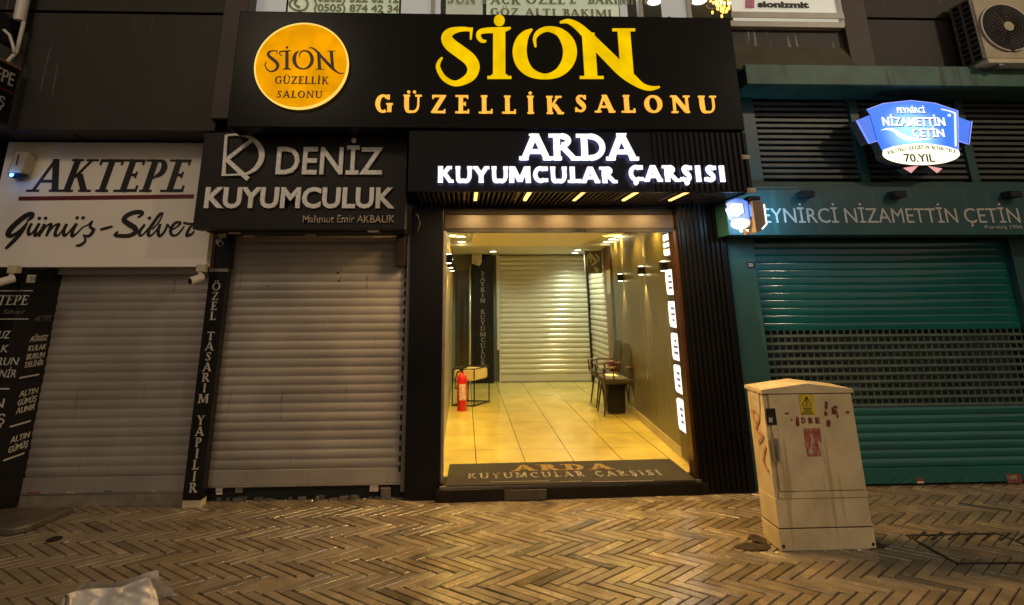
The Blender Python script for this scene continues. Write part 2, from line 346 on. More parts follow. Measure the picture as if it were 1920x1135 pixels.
# ================================================================ STREET LAMPS (behind the camera, light the fronts)
m_lamp = M('lamp_lens', (.9,.8,.6), .4, 0, .0, emis=(1,.78,.5), es=12)
def street_lamp(x, y, z, power, label, arm):
    t = thing('street_lamp', label, 'street lamp', (x, y, 0), 'street lamps across the street')
    pole = MB().tube([(x, y-1.0, 0), (x, y-1.0, z-.3), (x, y-.8, z+.05), (x, y-.3, z+.12)], [.09, .055, .045, .04]); pole.build('pole', m_black, t, smooth=True, auto=40)
    hd = MB().lathe((x, y, z), [(.02,.16),(.2,.12),(.26,.02),(.26,-.01),(.22,-.012)]); hd.build('lamp_head', m_black, t, smooth=True, auto=40)
    MB().lathe((x, y, z), [(.21,-.014),(.12,-.05),(.001,-.06)]).build('lens', m_lamp, t, smooth=True)
    ld = bpy.data.lights.new('lamp_light', 'SPOT'); ld.energy = power; ld.color = (1, .80, .56); ld.shadow_soft_size = .16 if arm > 0 else .6; ld.spot_size = R(165); ld.spot_blend = .5
    lo = bpy.data.objects.new('lamp_light', ld); COL.objects.link(lo); lo.location = (0, 0, z-.12); lo.parent = t
    lo.rotation_euler = (R(38), 0, 0)
street_lamp(7.4, -1.2, 6.4, LAMP_R*4, 'tall black street lamp with a warm round head over the street on the right', 1)
street_lamp(-3.4, -1.6, 6.4, LAMP_L*4, 'tall black street lamp with a warm round head over the street on the left', -1)

# ================================================================ BUILDING
YP = 4.40                                    # face of the overhanging upper storey
bld = thing('building', 'dark clad building whose upper storey overhangs the row of shops', 'building', (0, 5.2, 0))
zs = P(240, 245, YP).z                       # soffit height, left
xpl0 = P(418, 120, YP).x; xpl1 = P(447, 120, YP).x
zj = P(240, 24, YP).z
box(-9, xpl0, YP, YP+.12, zs, zj-.012).build('wall_panel', m_panel, bld, .004)
box(-9, xpl0, YP, YP+.12, zj+.012, 6.4).build('wall_panel', m_panel, bld, .004)
box(-9, xpl0, YP+.05, YP+.14, zj-.02, zj+.02).build('panel_joint', m_dark, bld)
box(xpl0-.03, xpl1+.05, YP-.05, YP+.12, P(425,226,YP).z, 6.4).build('pilaster', m_pil, bld, .006)
box(-9, xpl1+.1, YP+.12, 5.25, zs, zs+.06).build('soffit', m_board, bld)
for k in range(9): box(-4.6+k*.62, -4.59+k*.62, YP+.13, 4.84, zs-.006, zs+.002).build('soffit_joint', m_dark, bld)
# right part: window ledge, recess, cladding, pilaster
YR = 4.60
zb0 = P(1500, 125, 4.45).z                    # top of the teal beam
xr0 = P(1577, 60, YR).x; xr1 = P(1622, 60, YR).x
box(xr0, xr1, YR-.06, YR+.1, zb0-.1, 6.4).build('pilaster', m_pil, bld, .006)
zjr = P(1720, 36, YR).z
box(xr1, 9.5, YR, YR+.1, zb0-.1, zjr-.012).build('wall_panel', m_panel, bld, .004)
box(xr1, 9.5, YR, YR+.1, zjr+.012, 6.4).build('wall_panel', m_panel, bld, .004)
box(xr1, 9.5, YR+.03, YR+.12, zjr-.02, zjr+.02).build('panel_joint', m_dark, bld)
zle = P(1470, 40, YR-.04).z; z85 = P(1470, 88, YR).z
m_drip = streaks(M('drip_stained_cladding', (.048,.043,.036), .6, 0, .3, 2), (.33,.32,.29), .60, 22, 1.6)
box(2.0, xr0, YR, YR+.1, z85, zle-.02).build('wall_panel', m_drip, bld)
box(2.0, xr0, YR+.1, YR+.14, z85-.02, zb0+.35).build('backing', m_board, bld)
MB().prism([(2.0, YR, z85), (xr0, YR, z85), (xr0, YR-.13, zb0-.02), (2.0, YR-.13, zb0-.02)], (0, .1, 0)).build('sloped_ledge', M('olive_ledge', (.10,.088,.055), .7, 0, .2, 5), bld)
# masonry around the shop openings (solid body behind)
box(-9, -.62, 5.10, 5.30, 0, 3.05).build('wall', m_dark, bld)
box(2.36, 9.5, 5.75, 5.9, 0, 4.2).build('wall', m_dark, bld)
box(-9, 9.5, 5.31, 5.4, 2.5, 4.0).build('wall', m_dark, bld)

# ---- upstairs window with lit salon behind
YW = 4.56
wz0 = P(900, 26, YW).z-.08; wx0 = P(468, 20, YW).x; wx1 = P(1574, 20, YW).x
win = thing('salon_window', 'long lit upstairs window with printed lettering above the yellow lettered fascia', 'window', ((wx0+wx1)/2, YW, wz0))
m_wfr = M('white_frame', (.6,.58,.52), .4); m_glassfilm = M('frosted_film', (.55,.57,.50), .5, 0, .05, 2, emis=(.40,.42,.30), es=.42)
for px in (468, 812, 1200, 1290, 1572):
    x = P(px, 10, YW).x; box(x-.02, x+.02, YW-.02, YW+.05, wz0, 6.2).build('mullion', m_wfr, win, .004)
box(wx0, wx1, YW-.03, YW+.05, wz0-.03, wz0+.03).build('sill', m_wfr, win, .004)
zsr = P(1470, 38, YW).z
box(P(1368,30,YW).x, wx1, YW-.045, YW-.031, zsr, zsr+.06).build('sill_cover', m_wfr, win)
def film(p0, p1, mat, Y=YW+.012, ybot=26):  # films glow by emission, standing in for salon light through them
    a = P(p0, 14, Y).x; b = P(p1, 14, Y).x; return box(a, b, Y, Y+.004, P((p0+p1)/2, ybot, Y).z-.05, 6.0).build('film', mat, win)
m_f2 = M('grey_film', (.45,.46,.44), .5, 0, .08, 2, emis=(.30,.30,.28), es=.75); m_f3 = M('green_film', (.5,.55,.42), .5, 0, .15, 3, emis=(.33,.36,.24), es=.85)
film(470, 536, m_f2); film(540, 748, m_f3); film(752, 826, m_f2); film(836, 905, m_glassfilm); film(912, 1160, m_f3); film(1162, 1176, m_f2)
film(1240, 1288, m_f2)
film(1372, 1568, M('white_film', (.6,.6,.55), .5, 0, .05, 2, emis=(.50,.47,.38), es=.85), ybot=38)
m_wl = M('olive_print', (.16,.15,.07), .6, 0, .25, 8, emis=(.12,.11,.05), es=.5)
sansP('(0262) 322 02 12', 588, 748, 5, -13, YW, .004, 'lettering', m_wl, win, bold=.03)
sansP('(0505) 874 42 34', 588, 748, 23, 9, YW, .004, 'lettering', m_wl, win, bold=.03)
serifP('SUN PACK', 838, 975, 8, -10, YW, .004, 'lettering', m_wl, win, T=.2, t=.1)
serifP('ÖZEL', 985, 1060, 8, -10, YW, .004, 'lettering', m_wl, win, T=.2, t=.1)
serifP('EV BAKIMI', 1068, 1190, 8, -10, YW, .004, 'lettering', m_wl, win, T=.2, t=.1)
serifP('GÖZ ALTI BAKIMI', 918, 1148, 31, 17, YW, .004, 'lettering', m_wl, win, T=.2, t=.1)
ti = TraceInk(0, 0, 1, YW, .004)
ti.tr([(562,-4,4),(546,2,4),(544,12,4),(556,20,4),(572,18,4),(577,6,4),(570,-4,4)]); ti.tr([(556,0,6),(553,8,4),(562,15,6)]); ti.build('phone_symbol', m_wl, win)
sansP('sionizmit', 1421, 1517, 15, 3, YW, .004, 'lettering', M('dark_print', (.04,.04,.03), .6), win, bold=.05)
ti = TraceInk(0, 0, 1, YW-.001, .004); ti.tp([(1397,0),(1414,0),(1414,16),(1397,16)]); ti.build('social_icon', M('icon_magenta', (.35,.05,.12), .5, emis=(.4,.08,.14), es=.5), win)
ti = TraceInk(0, 0, 1, YW-.006, .004); ti.tr([(1401,3,1.5),(1410,3,1.5),(1410,13,1.5),(1401,13,1.5),(1401,3,1.5)], False); ti.dot(*ti.m(1405.5,8), .012); ti.build('icon_outline', m_plwhite, win)
# the room
m_room = M('salon_paint', (.62,.60,.50), .7, 0, .05, 2)
struct(box(wx0-.3, wx1+.3, YW+.25, 9.0, 5.35, 5.45).build('salon_ceiling', m_room))
struct(box(wx0-.3, wx1+.3, 9.0, 9.1, 4.0, 5.45).build('salon_wall', m_room))
struct(box(wx0-.3, wx1+.3, YW+.2, 9.0, 4.02, 4.06).build('salon_floor', m_board))
m_disc = M('downlight_lens', (.9,.9,.9), .4, 0, 0, emis=(1,.98,.9), es=6)
def lit(name, kind, loc, power, color, size, rot=(0,0,0), parent=None, spot=None, blend=.5):
    ld = bpy.data.lights.new(name, kind); ld.energy = power; ld.color = color
    if kind == 'AREA': ld.shape = 'DISK'; ld.size = size
    else: ld.shadow_soft_size = size
    if spot: ld.spot_size = R(spot); ld.spot_blend = blend
    o = bpy.data.objects.new(name, ld); COL.objects.link(o)
    if parent is not None: o.parent = parent; o.location = Vector(loc)-Vector(parent['_org'])
    else: o.location = loc
    o.rotation_euler = rot; return o
def ceil_px(px, py, z): d = ray(px, py); t = (z-CAMH)/d.z; return d.x*t, t
for i, (px, py) in enumerate(((862, 12), (1228, 2), (1312, 1), (1382, 1), (700, -30), (1000, -25))):
    x, y = ceil_px(px, py, 5.34)
    d = thing('ceiling_downlight', ['round white downlight seen through the upstairs window, left of centre', 'small round downlight upstairs right of the white mullion', 'small round downlight upstairs left of the chandelier', 'small round downlight upstairs just right of the chandelier', 'round downlight in the salon ceiling above the phone numbers', 'round downlight in the salon ceiling above the middle of the window'][i], 'downlight', (x, y, 5.34), 'downlights in the upstairs salon')
    MB().disc((x, y, 5.335), .085, 'z', .012).build('lens', m_disc, d); MB().lathe((x, y, 5.325), [(.09,.01),(.11,.0),(.115,.02)]).build('trim_ring', m_wfr, d)
    lit('downlight_light', 'AREA', (x, y, 5.32), 7, (1,.97,.85), .15, parent=d)
x, y = ceil_px(1355, 9, 5.15)
ch = thing('chandelier', 'golden crystal chandelier glowing in the upstairs window', 'chandelier', (x, y, 5.34))
mb = MB(); rr = random.Random(2)
for k in range(46):
    a = rr.uniform(0, 6.28); r_ = rr.choice((.07,.14,.2)); z_ = 5.12+rr.uniform(-.04,.1); mb.box(x+r_*math.cos(a)-.009, x+r_*math.cos(a)+.009, y+r_*math.sin(a)-.009, y+r_*math.sin(a)+.009, z_-.02, z_+.02)
mb.build('crystals', M('lit_crystal', (.8,.5,.1), .1, 0, .3, 30, emis=(1,.55,.10), es=2.2), ch)['kind'] = 'stuff'
mb = MB(); mb.tube([(x, y, 5.35), (x, y, 5.2)], .012)
for k in range(12): a = k*math.pi/6; b = a+math.pi/6; mb.tube([(x+.2*math.cos(a), y+.2*math.sin(a), 5.2), (x+.2*math.cos(b), y+.2*math.sin(b), 5.2)], .006, 6)
for k in range(4): a = k*math.pi/2; mb.tube([(x, y, 5.2), (x+.2*math.cos(a), y+.2*math.sin(a), 5.2)], .006, 6)
mb.build('frame', m_gold, ch)

# ================================================================ SION FASCIA
YS = 4.15
a = P(437, 130, YS).x; b = P(1382, 130, YS).x
zt = P(900, 27, YS).z; zb = P(900, 241, YS).z
fas = thing('illuminated_fascia', 'wide black fascia with big glowing yellow letters and a round yellow lit disc', 'shop sign', ((a+b)/2, YS, zb))
box(a, b, YS, YS+.24, zb, zt).build('sign_box', m_fascia, fas, .006)
for px in (560, 716, 1010, 1256): xx = P(px, 24, YS).x; box(xx-.012, xx+.012, YS+.02, YS+.05, zt-.001, zt+.015).build('screw_cap', m_black, fas)
cxy = P(568, 126, YS); rr_ = (P(654, 126, YS).x-P(482, 126, YS).x)/2
disc_ = MB().disc((cxy.x, YS-.02, cxy.z), rr_, 'y', .04, 64).build('lit_disc', m_yellow, fas)
mb = MB()
for k in range(64):
    t0 = 2*math.pi*k/64; t1 = 2*math.pi*(k+1)/64
    q = [(cxy.x+r_*math.cos(t_), YS-.044, cxy.z+r_*math.sin(t_)) for r_, t_ in ((rr_-.006,t0),(rr_+.006,t0),(rr_+.006,t1),(rr_-.006,t1))]; mb.prism(q, (0,.03,0))
mb.build('disc_rim', m_rim, fas)
for sx_ in (-.42, .95): box(sx_-.002, sx_+.002, YS-.0015, YS+.001, zb+.003, zt-.003).build('panel_seam', m_dark, fas)
# big letters
def sion(ti, thin=1.):
    k = thin
    ti.tr([(352,160,20*k),(318,150,28*k),(250,152,38*k),(185,172,62*k),(157,215,83*k),(185,268,98*k),(260,325,102*k),(335,385,100*k),(366,450,95*k),(335,525,72*k),(230,574,42*k),(140,535,38*k),(91,455,33*k),(98,405,24*k),(122,372,12*k)])
    ti.tr([(350,140,24*k),(345,228,14*k)], False)
    ti.td(568, 82, 42*(k if k == 1 else .6))
    ti.tr([(567,150,94*k),(567,530,94*k)], False); ti.tr([(475,527,20*k),(662,527,20*k)], False); ti.tr([(505,516,10*k),(567,500,60*k),(632,516,10*k)], False)
    ti.tr([(656,140,12*k),(610,152,32*k),(540,157,42*k),(470,160,40*k),(418,172,36*k),(405,205,35*k),(430,240,26*k),(466,244,12*k)])
    ti.tr([(824,152,12*k),(775,190,60*k),(740,250,95*k),(727,330,107*k),(750,420,98*k),(815,490,68*k),(925,520,40*k),(1030,490,66*k),(1098,415,96*k),(1120,330,105*k),(1100,245,98*k),(1040,175,66*k),(950,149,40*k),(880,172,38*k),(845,220,28*k),(852,288,12*k)])
    ti.tr([(1262,180,95*k),(1285,530,95*k)], False); ti.tr([(1197,527,20*k),(1382,527,20*k)], False)
    ti.tr([(1042,97,14*k),(1105,88,34*k),(1175,122,56*k),(1250,190,72*k),(1340,285,84*k),(1430,375,90*k),(1520,465,92*k),(1600,535,76*k),(1680,592,46*k),(1750,612,34*k),(1820,602,12*k)])
    ti.tr([(1540,158,95*k),(1567,495,95*k)], False); ti.tr([(1452,155,18*k),(1628,155,18*k)], False)
ti = TraceInk(800, 20, 4.174, YS-.002, .016); sion(ti); ti.build('lettering', m_ylet, fas)
serifP('GÜZELLİK', 700, 1055, 213, 180, YS, .016, 'lettering', m_ysm, fas, T=.20, t=.10, sf=.06, gap=.42)
serifP('SALONU', 1076, 1344, 212, 180, YS, .016, 'lettering', m_ysm, fas, T=.20, t=.10, sf=.06, gap=.36)
# small copy on the disc: same strokes scaled into 496..645 x 86..140
ti = TraceInk(496-73/11.7, 86-42/10.9, 11.7, YS-.046, .006)
_m = ti.m
ti.m = lambda x, y: (P(496+(x-73)/11.7, 86+(y-42)/10.9, YS-.046).x, P(496+(x-73)/11.7, 86+(y-42)/10.9, YS-.046).z)
sion(ti, .72); sub(ti.build('lettering', m_brown, fas), disc_)
serifP('GÜZELLİK', 514, 616, 158, 144, YS-.046, .006, 'lettering', m_brown, fas, T=.16, t=.09, gap=.08).parent = disc_
serifP('SALONU', 518, 604, 184, 171, YS-.046, .006, 'lettering', m_brown, fas, T=.16, t=.09, gap=.12).parent = disc_

# ================================================================ ARDA CANOPY
YA = 4.19
cxa = P(766, 300, YA).x; cxb = P(1404, 300, YA).x
zat = zb-.004; zab = P(1100, 360, YA).z
can = thing('canopy_sign', 'black fluted canopy with white backlit letters over the open arcade entrance', 'shop sign', ((cxa+cxb)/2, YA, zab))
box(cxa, cxb, YA, YA+.03, zab, zat).build('front_board', m_blackfl, can)
mb = MB(); k = 0
xx = P(1225, 300, YA).x
while xx < cxb-.02: mb.box(xx, xx+.022, YA-.014, YA+.001, zab+.01, zat-.01); xx += .045
mb.build('fluting', m_blackfl, can)
box(cxa, cxa+.03, YA+.03, 5.02, zab, zat).build('side_board', m_blackfl, can)
box(cxb-.03, cxb, YA+.03, 4.86, zab, zat).build('side_board', m_blackfl, can)
box(cxa+.03, cxb-.03, YA+.03, 5.02, zab+.07, zab+.1).build('soffit_board', m_blackfl, can)
mb = MB(); m_slat = M('dark_slat', (.035,.028,.024), .35, 0, .2, 5)
yy = YA+.05
xx = cxa+.06
while xx < cxb-.05: mb.box(xx, xx+.018, YA+.03, 5.02, zab+.01, zab+.07); xx += .042
mb.build('soffit_slats', m_slat, can)
m_strip = M('led_strip', (1,.8,.4), .4, 0, 0, emis=(1,.55,.14), es=2.6)
zl = zab+.004
for (x1_, y1_, x2_, y2_) in ((892,366,890,388),(991,365,979,386),(1089,364,1068,386),(1189,363,1159,385),(1286,362,1246,383)):
    p1 = ceil_px(x1_, y1_, zl); p2 = ceil_px(x2_, y2_, zl); xm = (p1[0]+p2[0])/2; 
    box(xm-.013, xm+.013, YA+.05, YA+.05+.40, zl, zl+.02).build('light_strip', m_strip, can)
    lit('strip_light', 'AREA', (xm, YA+.25, zl-.01), 19, (1,.62,.22), .2, parent=can)
    box(xm-.10, xm-.085, YA+.05, YA+.45, zl, zl+.02).build('metal_strip', m_steel, can)
YL = YA-.018
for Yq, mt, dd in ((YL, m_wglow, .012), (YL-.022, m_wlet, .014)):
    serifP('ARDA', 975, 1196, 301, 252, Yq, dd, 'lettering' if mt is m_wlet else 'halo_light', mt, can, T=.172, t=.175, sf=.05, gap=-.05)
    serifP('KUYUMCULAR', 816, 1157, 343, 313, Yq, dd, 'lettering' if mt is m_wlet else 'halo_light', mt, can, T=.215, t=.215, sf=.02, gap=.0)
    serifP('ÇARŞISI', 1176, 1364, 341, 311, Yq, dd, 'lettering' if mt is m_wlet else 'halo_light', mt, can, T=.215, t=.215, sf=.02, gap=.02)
# apex plates of the A's
ti = TraceInk(960, 240, 7.385, YL-.022, .014)
for q in (((233,88),(370,88),(370,112),(233,112)), ((1440,80),(1578,80),(1578,105),(1440,105))): ti.tp(list(q))
ti.build('letter_serif', m_wlet, can)
# ================================================================ ENTRANCE
YE = 4.96; FZ = .10
ent = thing('entrance_surround', 'black fluted columns and dark lintel framing the open arcade entrance', 'doorway', (1, YE, 0))
xl0 = P(764, 700, 4.86).x; xl1 = P(829, 600, 4.86).x
ztop = zab+.07
box(xl0, xl1, 4.86, 5.06, 0, ztop).build('column', m_blackfl, ent, .004)
xr_0 = P(1291, 620, 4.86).x; xr_1 = P(1385, 640, 4.86).x
mb = MB().box(xr_0, xr_1, 4.88, 5.06, 0, ztop); xx = xr_0+.02
while xx < xr_1-.03: mb.box(xx, xx+.022, 4.862, 4.881, .02, ztop-.005); xx += .045
mb.build('column', m_blackfl, ent)
m_lint = M('brown_lintel', (.034,.021,.011), .35, .1, .3, 7)
zl0 = P(1050, 434, 4.96).z; zl1 = P(1050, 402, 4.96).z
box(xl1, xr_0, 4.95, 5.25, zl0+.02, zl1).build('lintel', m_lint, ent, .01)
mb = MB()
for k in range(7): mb.box(xl1, xr_0, 4.99+.0*k, 5.0, zl1+.012+k*.026, zl1+.03+k*.026)
mb.box(xl1, xr_0, 5.001, 5.03, zl1, ztop)
mb.build('rolled_shutter', m_board, ent)
box(xl1, xr_0, 4.93, 4.985, zl0-.012, zl0+.02).build('door_head', m_black, ent)
box(xl1, xl1+.025, 4.92, 5.0, .1, zl0).build('door_jamb', m_steel, ent, .003)
box(xr_0-.035, xr_0, 4.92, 5.04, .1, zl0).build('door_jamb', M('dark_bronze', (.07,.03,.015), .25, .5), ent, .003)
st = MB().prism([(xl1-.03, 4.80, 0), (xr_0+.05, 4.86, 0), (xr_0+.05, 4.86, FZ-.01), (xl1-.03, 4.80, FZ-.01)], (0, .32, 0)).build('threshold', M('black_granite', (.009,.007,.006), .35, 0, .3, 30, spec=.2), ent, .004)
box(xl1+.52, xl1+.86, 4.805, 4.83, .008, FZ-.02).build('threshold_patch', M('grimy_patch', (.05,.04,.03), .8, 0, .3, 20), ent)
MB().prism([(xl1, 4.835, FZ-.012), (xr_0, 4.888, FZ-.012), (xr_0, 4.888, FZ+.004), (xl1, 4.835, FZ+.004)], (0, .02, 0)).build('edge_trim', m_steel, ent)

# ---- arcade interior
m_floor = M('polished_tile', (.50,.41,.12), .11, 0, .14, 3.2, rvar=.07)
def tile_lines(m, pitchx=.46, pitchy=1.2, ox=0., oy=0.):
    n = m.node_tree; b = n.nodes['Principled BSDF']; src = b.inputs['Base Color'].links[0].from_socket
    tc = n.nodes.new('ShaderNodeTexCoord'); sp = n.nodes.new('ShaderNodeSeparateXYZ'); n.links.new(tc.outputs['Object'], sp.inputs[0]); prev = None
    for ax, pt, of in ((0, pitchx, ox), (1, pitchy, oy)):
        ad = n.nodes.new('ShaderNodeMath'); ad.operation = 'ADD'; ad.inputs[1].default_value = of+50*pt; n.links.new(sp.outputs[ax], ad.inputs[0])
        mo = n.nodes.new('ShaderNodeMath'); mo.operation = 'MODULO'; mo.inputs[1].default_value = pt; n.links.new(ad.outputs[0], mo.inputs[0])
        lt = n.nodes.new('ShaderNodeMath'); lt.operation = 'LESS_THAN'; lt.inputs[1].default_value = .009 if ax == 0 else .005; n.links.new(mo.outputs[0], lt.inputs[0])
        if prev: mxx = n.nodes.new('ShaderNodeMath'); mxx.operation = 'MAXIMUM'; n.links.new(prev.outputs[0], mxx.inputs[0]); n.links.new(lt.outputs[0], mxx.inputs[1]); prev = mxx
        else: prev = lt
    mx = n.nodes.new('ShaderNodeMix'); mx.data_type = 'RGBA'; n.links.new(prev.outputs[0], mx.inputs[0]); n.links.new(src, mx.inputs[6]); mx.inputs[7].default_value = (.17,.12,.05,1)
    n.links.new(mx.outputs[2], b.inputs['Base Color'])
tile_lines(m_floor, .456, .6, -.116, .1)
struct(box(-.3, 2.6, 5.11, 10.4, 0, FZ).build('arcade_floor', m_floor))
m_wl_l = M('arcade_wall_left', (.26,.235,.165), .45, 0, .1, 3)
m_wood = M('taupe_panelling', (.10,.09,.062), .33, 0, .14, 2, stretch=(1,14,.5), rvar=.08)
struct(box(-.36, -.20, 5.06, 10.4, FZ, 2.6).build('arcade_wall', m_wl_l))
def wx(Y): return 2.04+.0655*(Y-5.0)
struct(MB().prism([(wx(5.06), 5.06, FZ), (wx(8.15), 8.15, FZ), (wx(8.15)+.25, 8.15, FZ), (wx(5.06)+.25, 5.06, FZ)], (0,0,2.5)).build('arcade_wall', m_wood))
struct(MB().prism([(wx(5.06)-.012, 5.07, FZ+.001), (wx(8.1)-.012, 8.1, FZ+.001), (wx(8.1)-.002, 8.1, FZ+.001), (wx(5.06)-.002, 5.07, FZ+.001)], (0,0,.09)).build('skirting', M('skirting_paint', (.42,.36,.2), .4)))
struct(box(2.36, 2.5, 8.15, 10.4, FZ, 2.6).build('arcade_wall', m_wl_l))
struct(box(-.36, 2.6, 10.3, 10.4, FZ, 2.6).build('arcade_wall', M('back_wall_paint', (.24,.23,.16), .6, 0, .06)))
m_ceil = M('ceiling_paint', (.80,.72,.45), .6, 0, .05)
m_ceil2 = M('pale_ceiling', (.60,.58,.46), .6, 0, .05)
CZ = 2.36
struct(box(.12, 1.78, 5.26, 8.33, CZ-.02, CZ+.1).build('arcade_ceiling', m_ceil))
struct(box(-.36, .12, 5.26, 8.33, CZ+.05, CZ+.12).build('arcade_ceiling', m_ceil2))
struct(box(1.78, 2.6, 5.26, 8.33, CZ+.05, CZ+.12).build('arcade_ceiling', m_ceil2))
struct(box(-.36, 2.6, 8.33, 10.4, CZ-.01, CZ+.12).build('arcade_ceiling', m_ceil2))
m_wd = M('warm_downlight', (1,.9,.6), .4, 0, 0, emis=(1,.86,.50), es=22)
m_cd = M('cool_downlight', (1,1,1), .4, 0, 0, emis=(1,1,.93), es=12)
def dl(x, y, z, label, mat, power, col, tube=False, spot=False):
    d = thing('ceiling_spotlight', label, 'spotlight', (x, y, z), 'spotlights in the arcade ceiling')
    MB().disc((x, y, z-.008), .055, 'z', .014).build('lens', mat, d)
    MB().lathe((x, y, z-.012), [(.058,.012),(.058,-.004),(.078,-.004),(.08,.012)]).build('trim_ring', m_plwhite, d)
    lit('spot_light', 'SPOT', (x, y, z-.03), power, col, .05, parent=d, spot=135, blend=.7)
YEL = (1,.585,.045)
for i, (yv, px) in enumerate(((5.75, None), (6.6, None), (7.45, 1160), (7.85, 1148), (8.22, 1138))):
    w = ['nearest the entrance', 'second from the entrance', 'third from the entrance', 'fourth from the entrance', 'farthest from the entrance'][i]
    xr__ = ray(px, 448).x*yv if px else 1.98
    dl(xr__, yv, CZ+.05, 'warm round spotlight along the right arcade ceiling edge, '+w, m_wd, 42, YEL)
    if i != 3: dl(-.01-.03*(i > 1), yv, CZ+.05, 'warm round spotlight along the left arcade ceiling edge, '+w, m_wd, 42, YEL)
for i, (px, py) in enumerate(((1083, 468), (1078, 473))):
    x, y = ceil_px(px, py, CZ-.01); dl(x, y, CZ-.01, ['cool white spotlight in the back arcade ceiling, the nearer of the pair', 'cool white spotlight in the back arcade ceiling, the farther of the pair'][i], m_cd, 60, (.88,1,.74))
dl(.5, 9.3, CZ-.01, 'cool white spotlight in the back arcade ceiling near the vertical sign', m_cd, 46, (.88,1,.74))
# wall sconces
def sconce(x, y, z, nx, label, pw=2.2):
    t = thing('wall_sconce', label, 'wall lamp', (x, y, z), 'up and down wall lamps in the arcade')
    s_ = .05; x0, x1 = sorted((x, x+nx*.075))
    MB().box(x0, x1, y-.03, y+.03, z-.045, z+.045).build('lamp_body', m_black, t, .004)
    MB().box(x0+.015, x1-.015, y-.022, y+.022, z+.046, z+.049).build('lens', m_wd, t); MB().box(x0+.015, x1-.015, y-.022, y+.022, z-.049, z-.046).build('lens', m_wd, t)
    lit('up_light', 'SPOT', (x+nx*.04, y, z+.06), pw*24, (1,.66,.2), .006, (R(180), 0, 0), t, 50, .6)
    lit('down_light', 'SPOT', (x+nx*.04, y, z-.06), pw*24, (1,.66,.2), .006, (0, 0, 0), t, 50, .6)
for i, (px, py) in enumerate(((1251.6,499.5), (1208.3,507.5), (1168.3,520.5))):
    d = ray(px, py)
    # intersect with skew wall x = 2.04+.0655(y-5)
    t = (2.04-.0655*5)/(d.x-.0655); sconce(d.x*t-.004, t, CAMH+d.z*t, -1, ['up and down wall lamp on the right arcade wall nearest the glowing panels', 'up and down wall lamp in the middle of the right arcade wall', 'up and down wall lamp on the right arcade wall farthest inside'][i])
for i, (px, py) in enumerate(((838.5,498),(843.5,509),(846.5,521))):
    yv = (5.75, 6.65, 7.5)[i]; z = 1.6+(1.98-1.6); sconce(-.198, yv, 1.98, 1, ['up and down wall lamp on the left arcade wall nearest the entrance', 'up and down wall lamp in the middle of the left arcade wall', 'up and down wall lamp on the left arcade wall farthest inside'][i], 3.5)
# lit panels on the right wall
lp = thing('lit_directory', 'column of rounded white glowing panels on the right wall just inside the entrance', 'lightbox', (wx(5.3), 5.3, FZ))
m_lp = M('lit_panel', (.8,.8,.8), .4, 0, .03, 5, emis=(.84,.90,1.0), es=1.0); m_lpt = M('panel_print', (.05,.06,.12), .5, emis=(.14,.17,.34), es=.5)
yl0, yl1 = 5.19, 5.46
def wall_pt(Y, z, off): return Vector((wx(Y)-off, Y, z))
def rounded(y0, y1, z0, z1, r, off, mat, name, th=.012):
    pts = []
    for (cy, cz, a0) in ((y1-r, z1-r, 0), (y0+r, z1-r, 90), (y0+r, z0+r, 180), (y1-r, z0+r, 270)):
        for k in range(6): a = R(a0+18*k); pts.append(wall_pt(cy+r*math.cos(a), cz+r*math.sin(a), off))
    return MB().prism(pts, (-th, 0, 0)).build(name, mat, lp)
bb = MB().prism([wall_pt(yl0-.03, FZ+.02, .002), wall_pt(yl1+.03, FZ+.02, .002), wall_pt(yl1+.03, 2.34, .002), wall_pt(yl0-.03, 2.34, .002)], (-.012, 0, 0)); bb.build('backing_board', m_lint, lp)
zz = [PX(1269, y_, wx(5.32)).z for y_ in (502, 557)]
for i, (ya_, yb_, xc) in enumerate(((502,556,1268),(563,618,1274),(625,681,1281),(687,744,1287),(752,816,1292))):
    z1 = PX(xc, ya_+2.5, wx(5.32)).z; z0 = PX(xc, yb_-3, wx(5.32)).z
    q = rounded(yl0, yl1, z0, z1, .04, .015, m_lp, 'glowing_panel'); mid = (z0+z1)/2; rr2 = random.Random(i)
    for j in range(3):
        zc = mid+(j-1)*.055; w_ = rr2.uniform(.02,.05); MB().box(wx(5.32)-.032, wx(5.32)-.022, 5.32-w_, 5.32+w_, zc-.01, zc+.012).build('panel_print', m_lpt, lp).parent = q
for i, (ya_, yb_, xc) in enumerate(((438,450,1257),(454,462,1259),(466,478,1261))):
    z1 = PX(xc, ya_, wx(5.32)).z; z0 = PX(xc, yb_, wx(5.32)).z; rounded(yl0+.01, yl1-.02, z0, z1, .012, .015, m_lp, 'glowing_panel')
lit('panel_light', 'AREA', (wx(5.3)-.06, 5.3, 1.25), 3.0, (.85,.92,1), .5, (0, R(90), 0), lp)

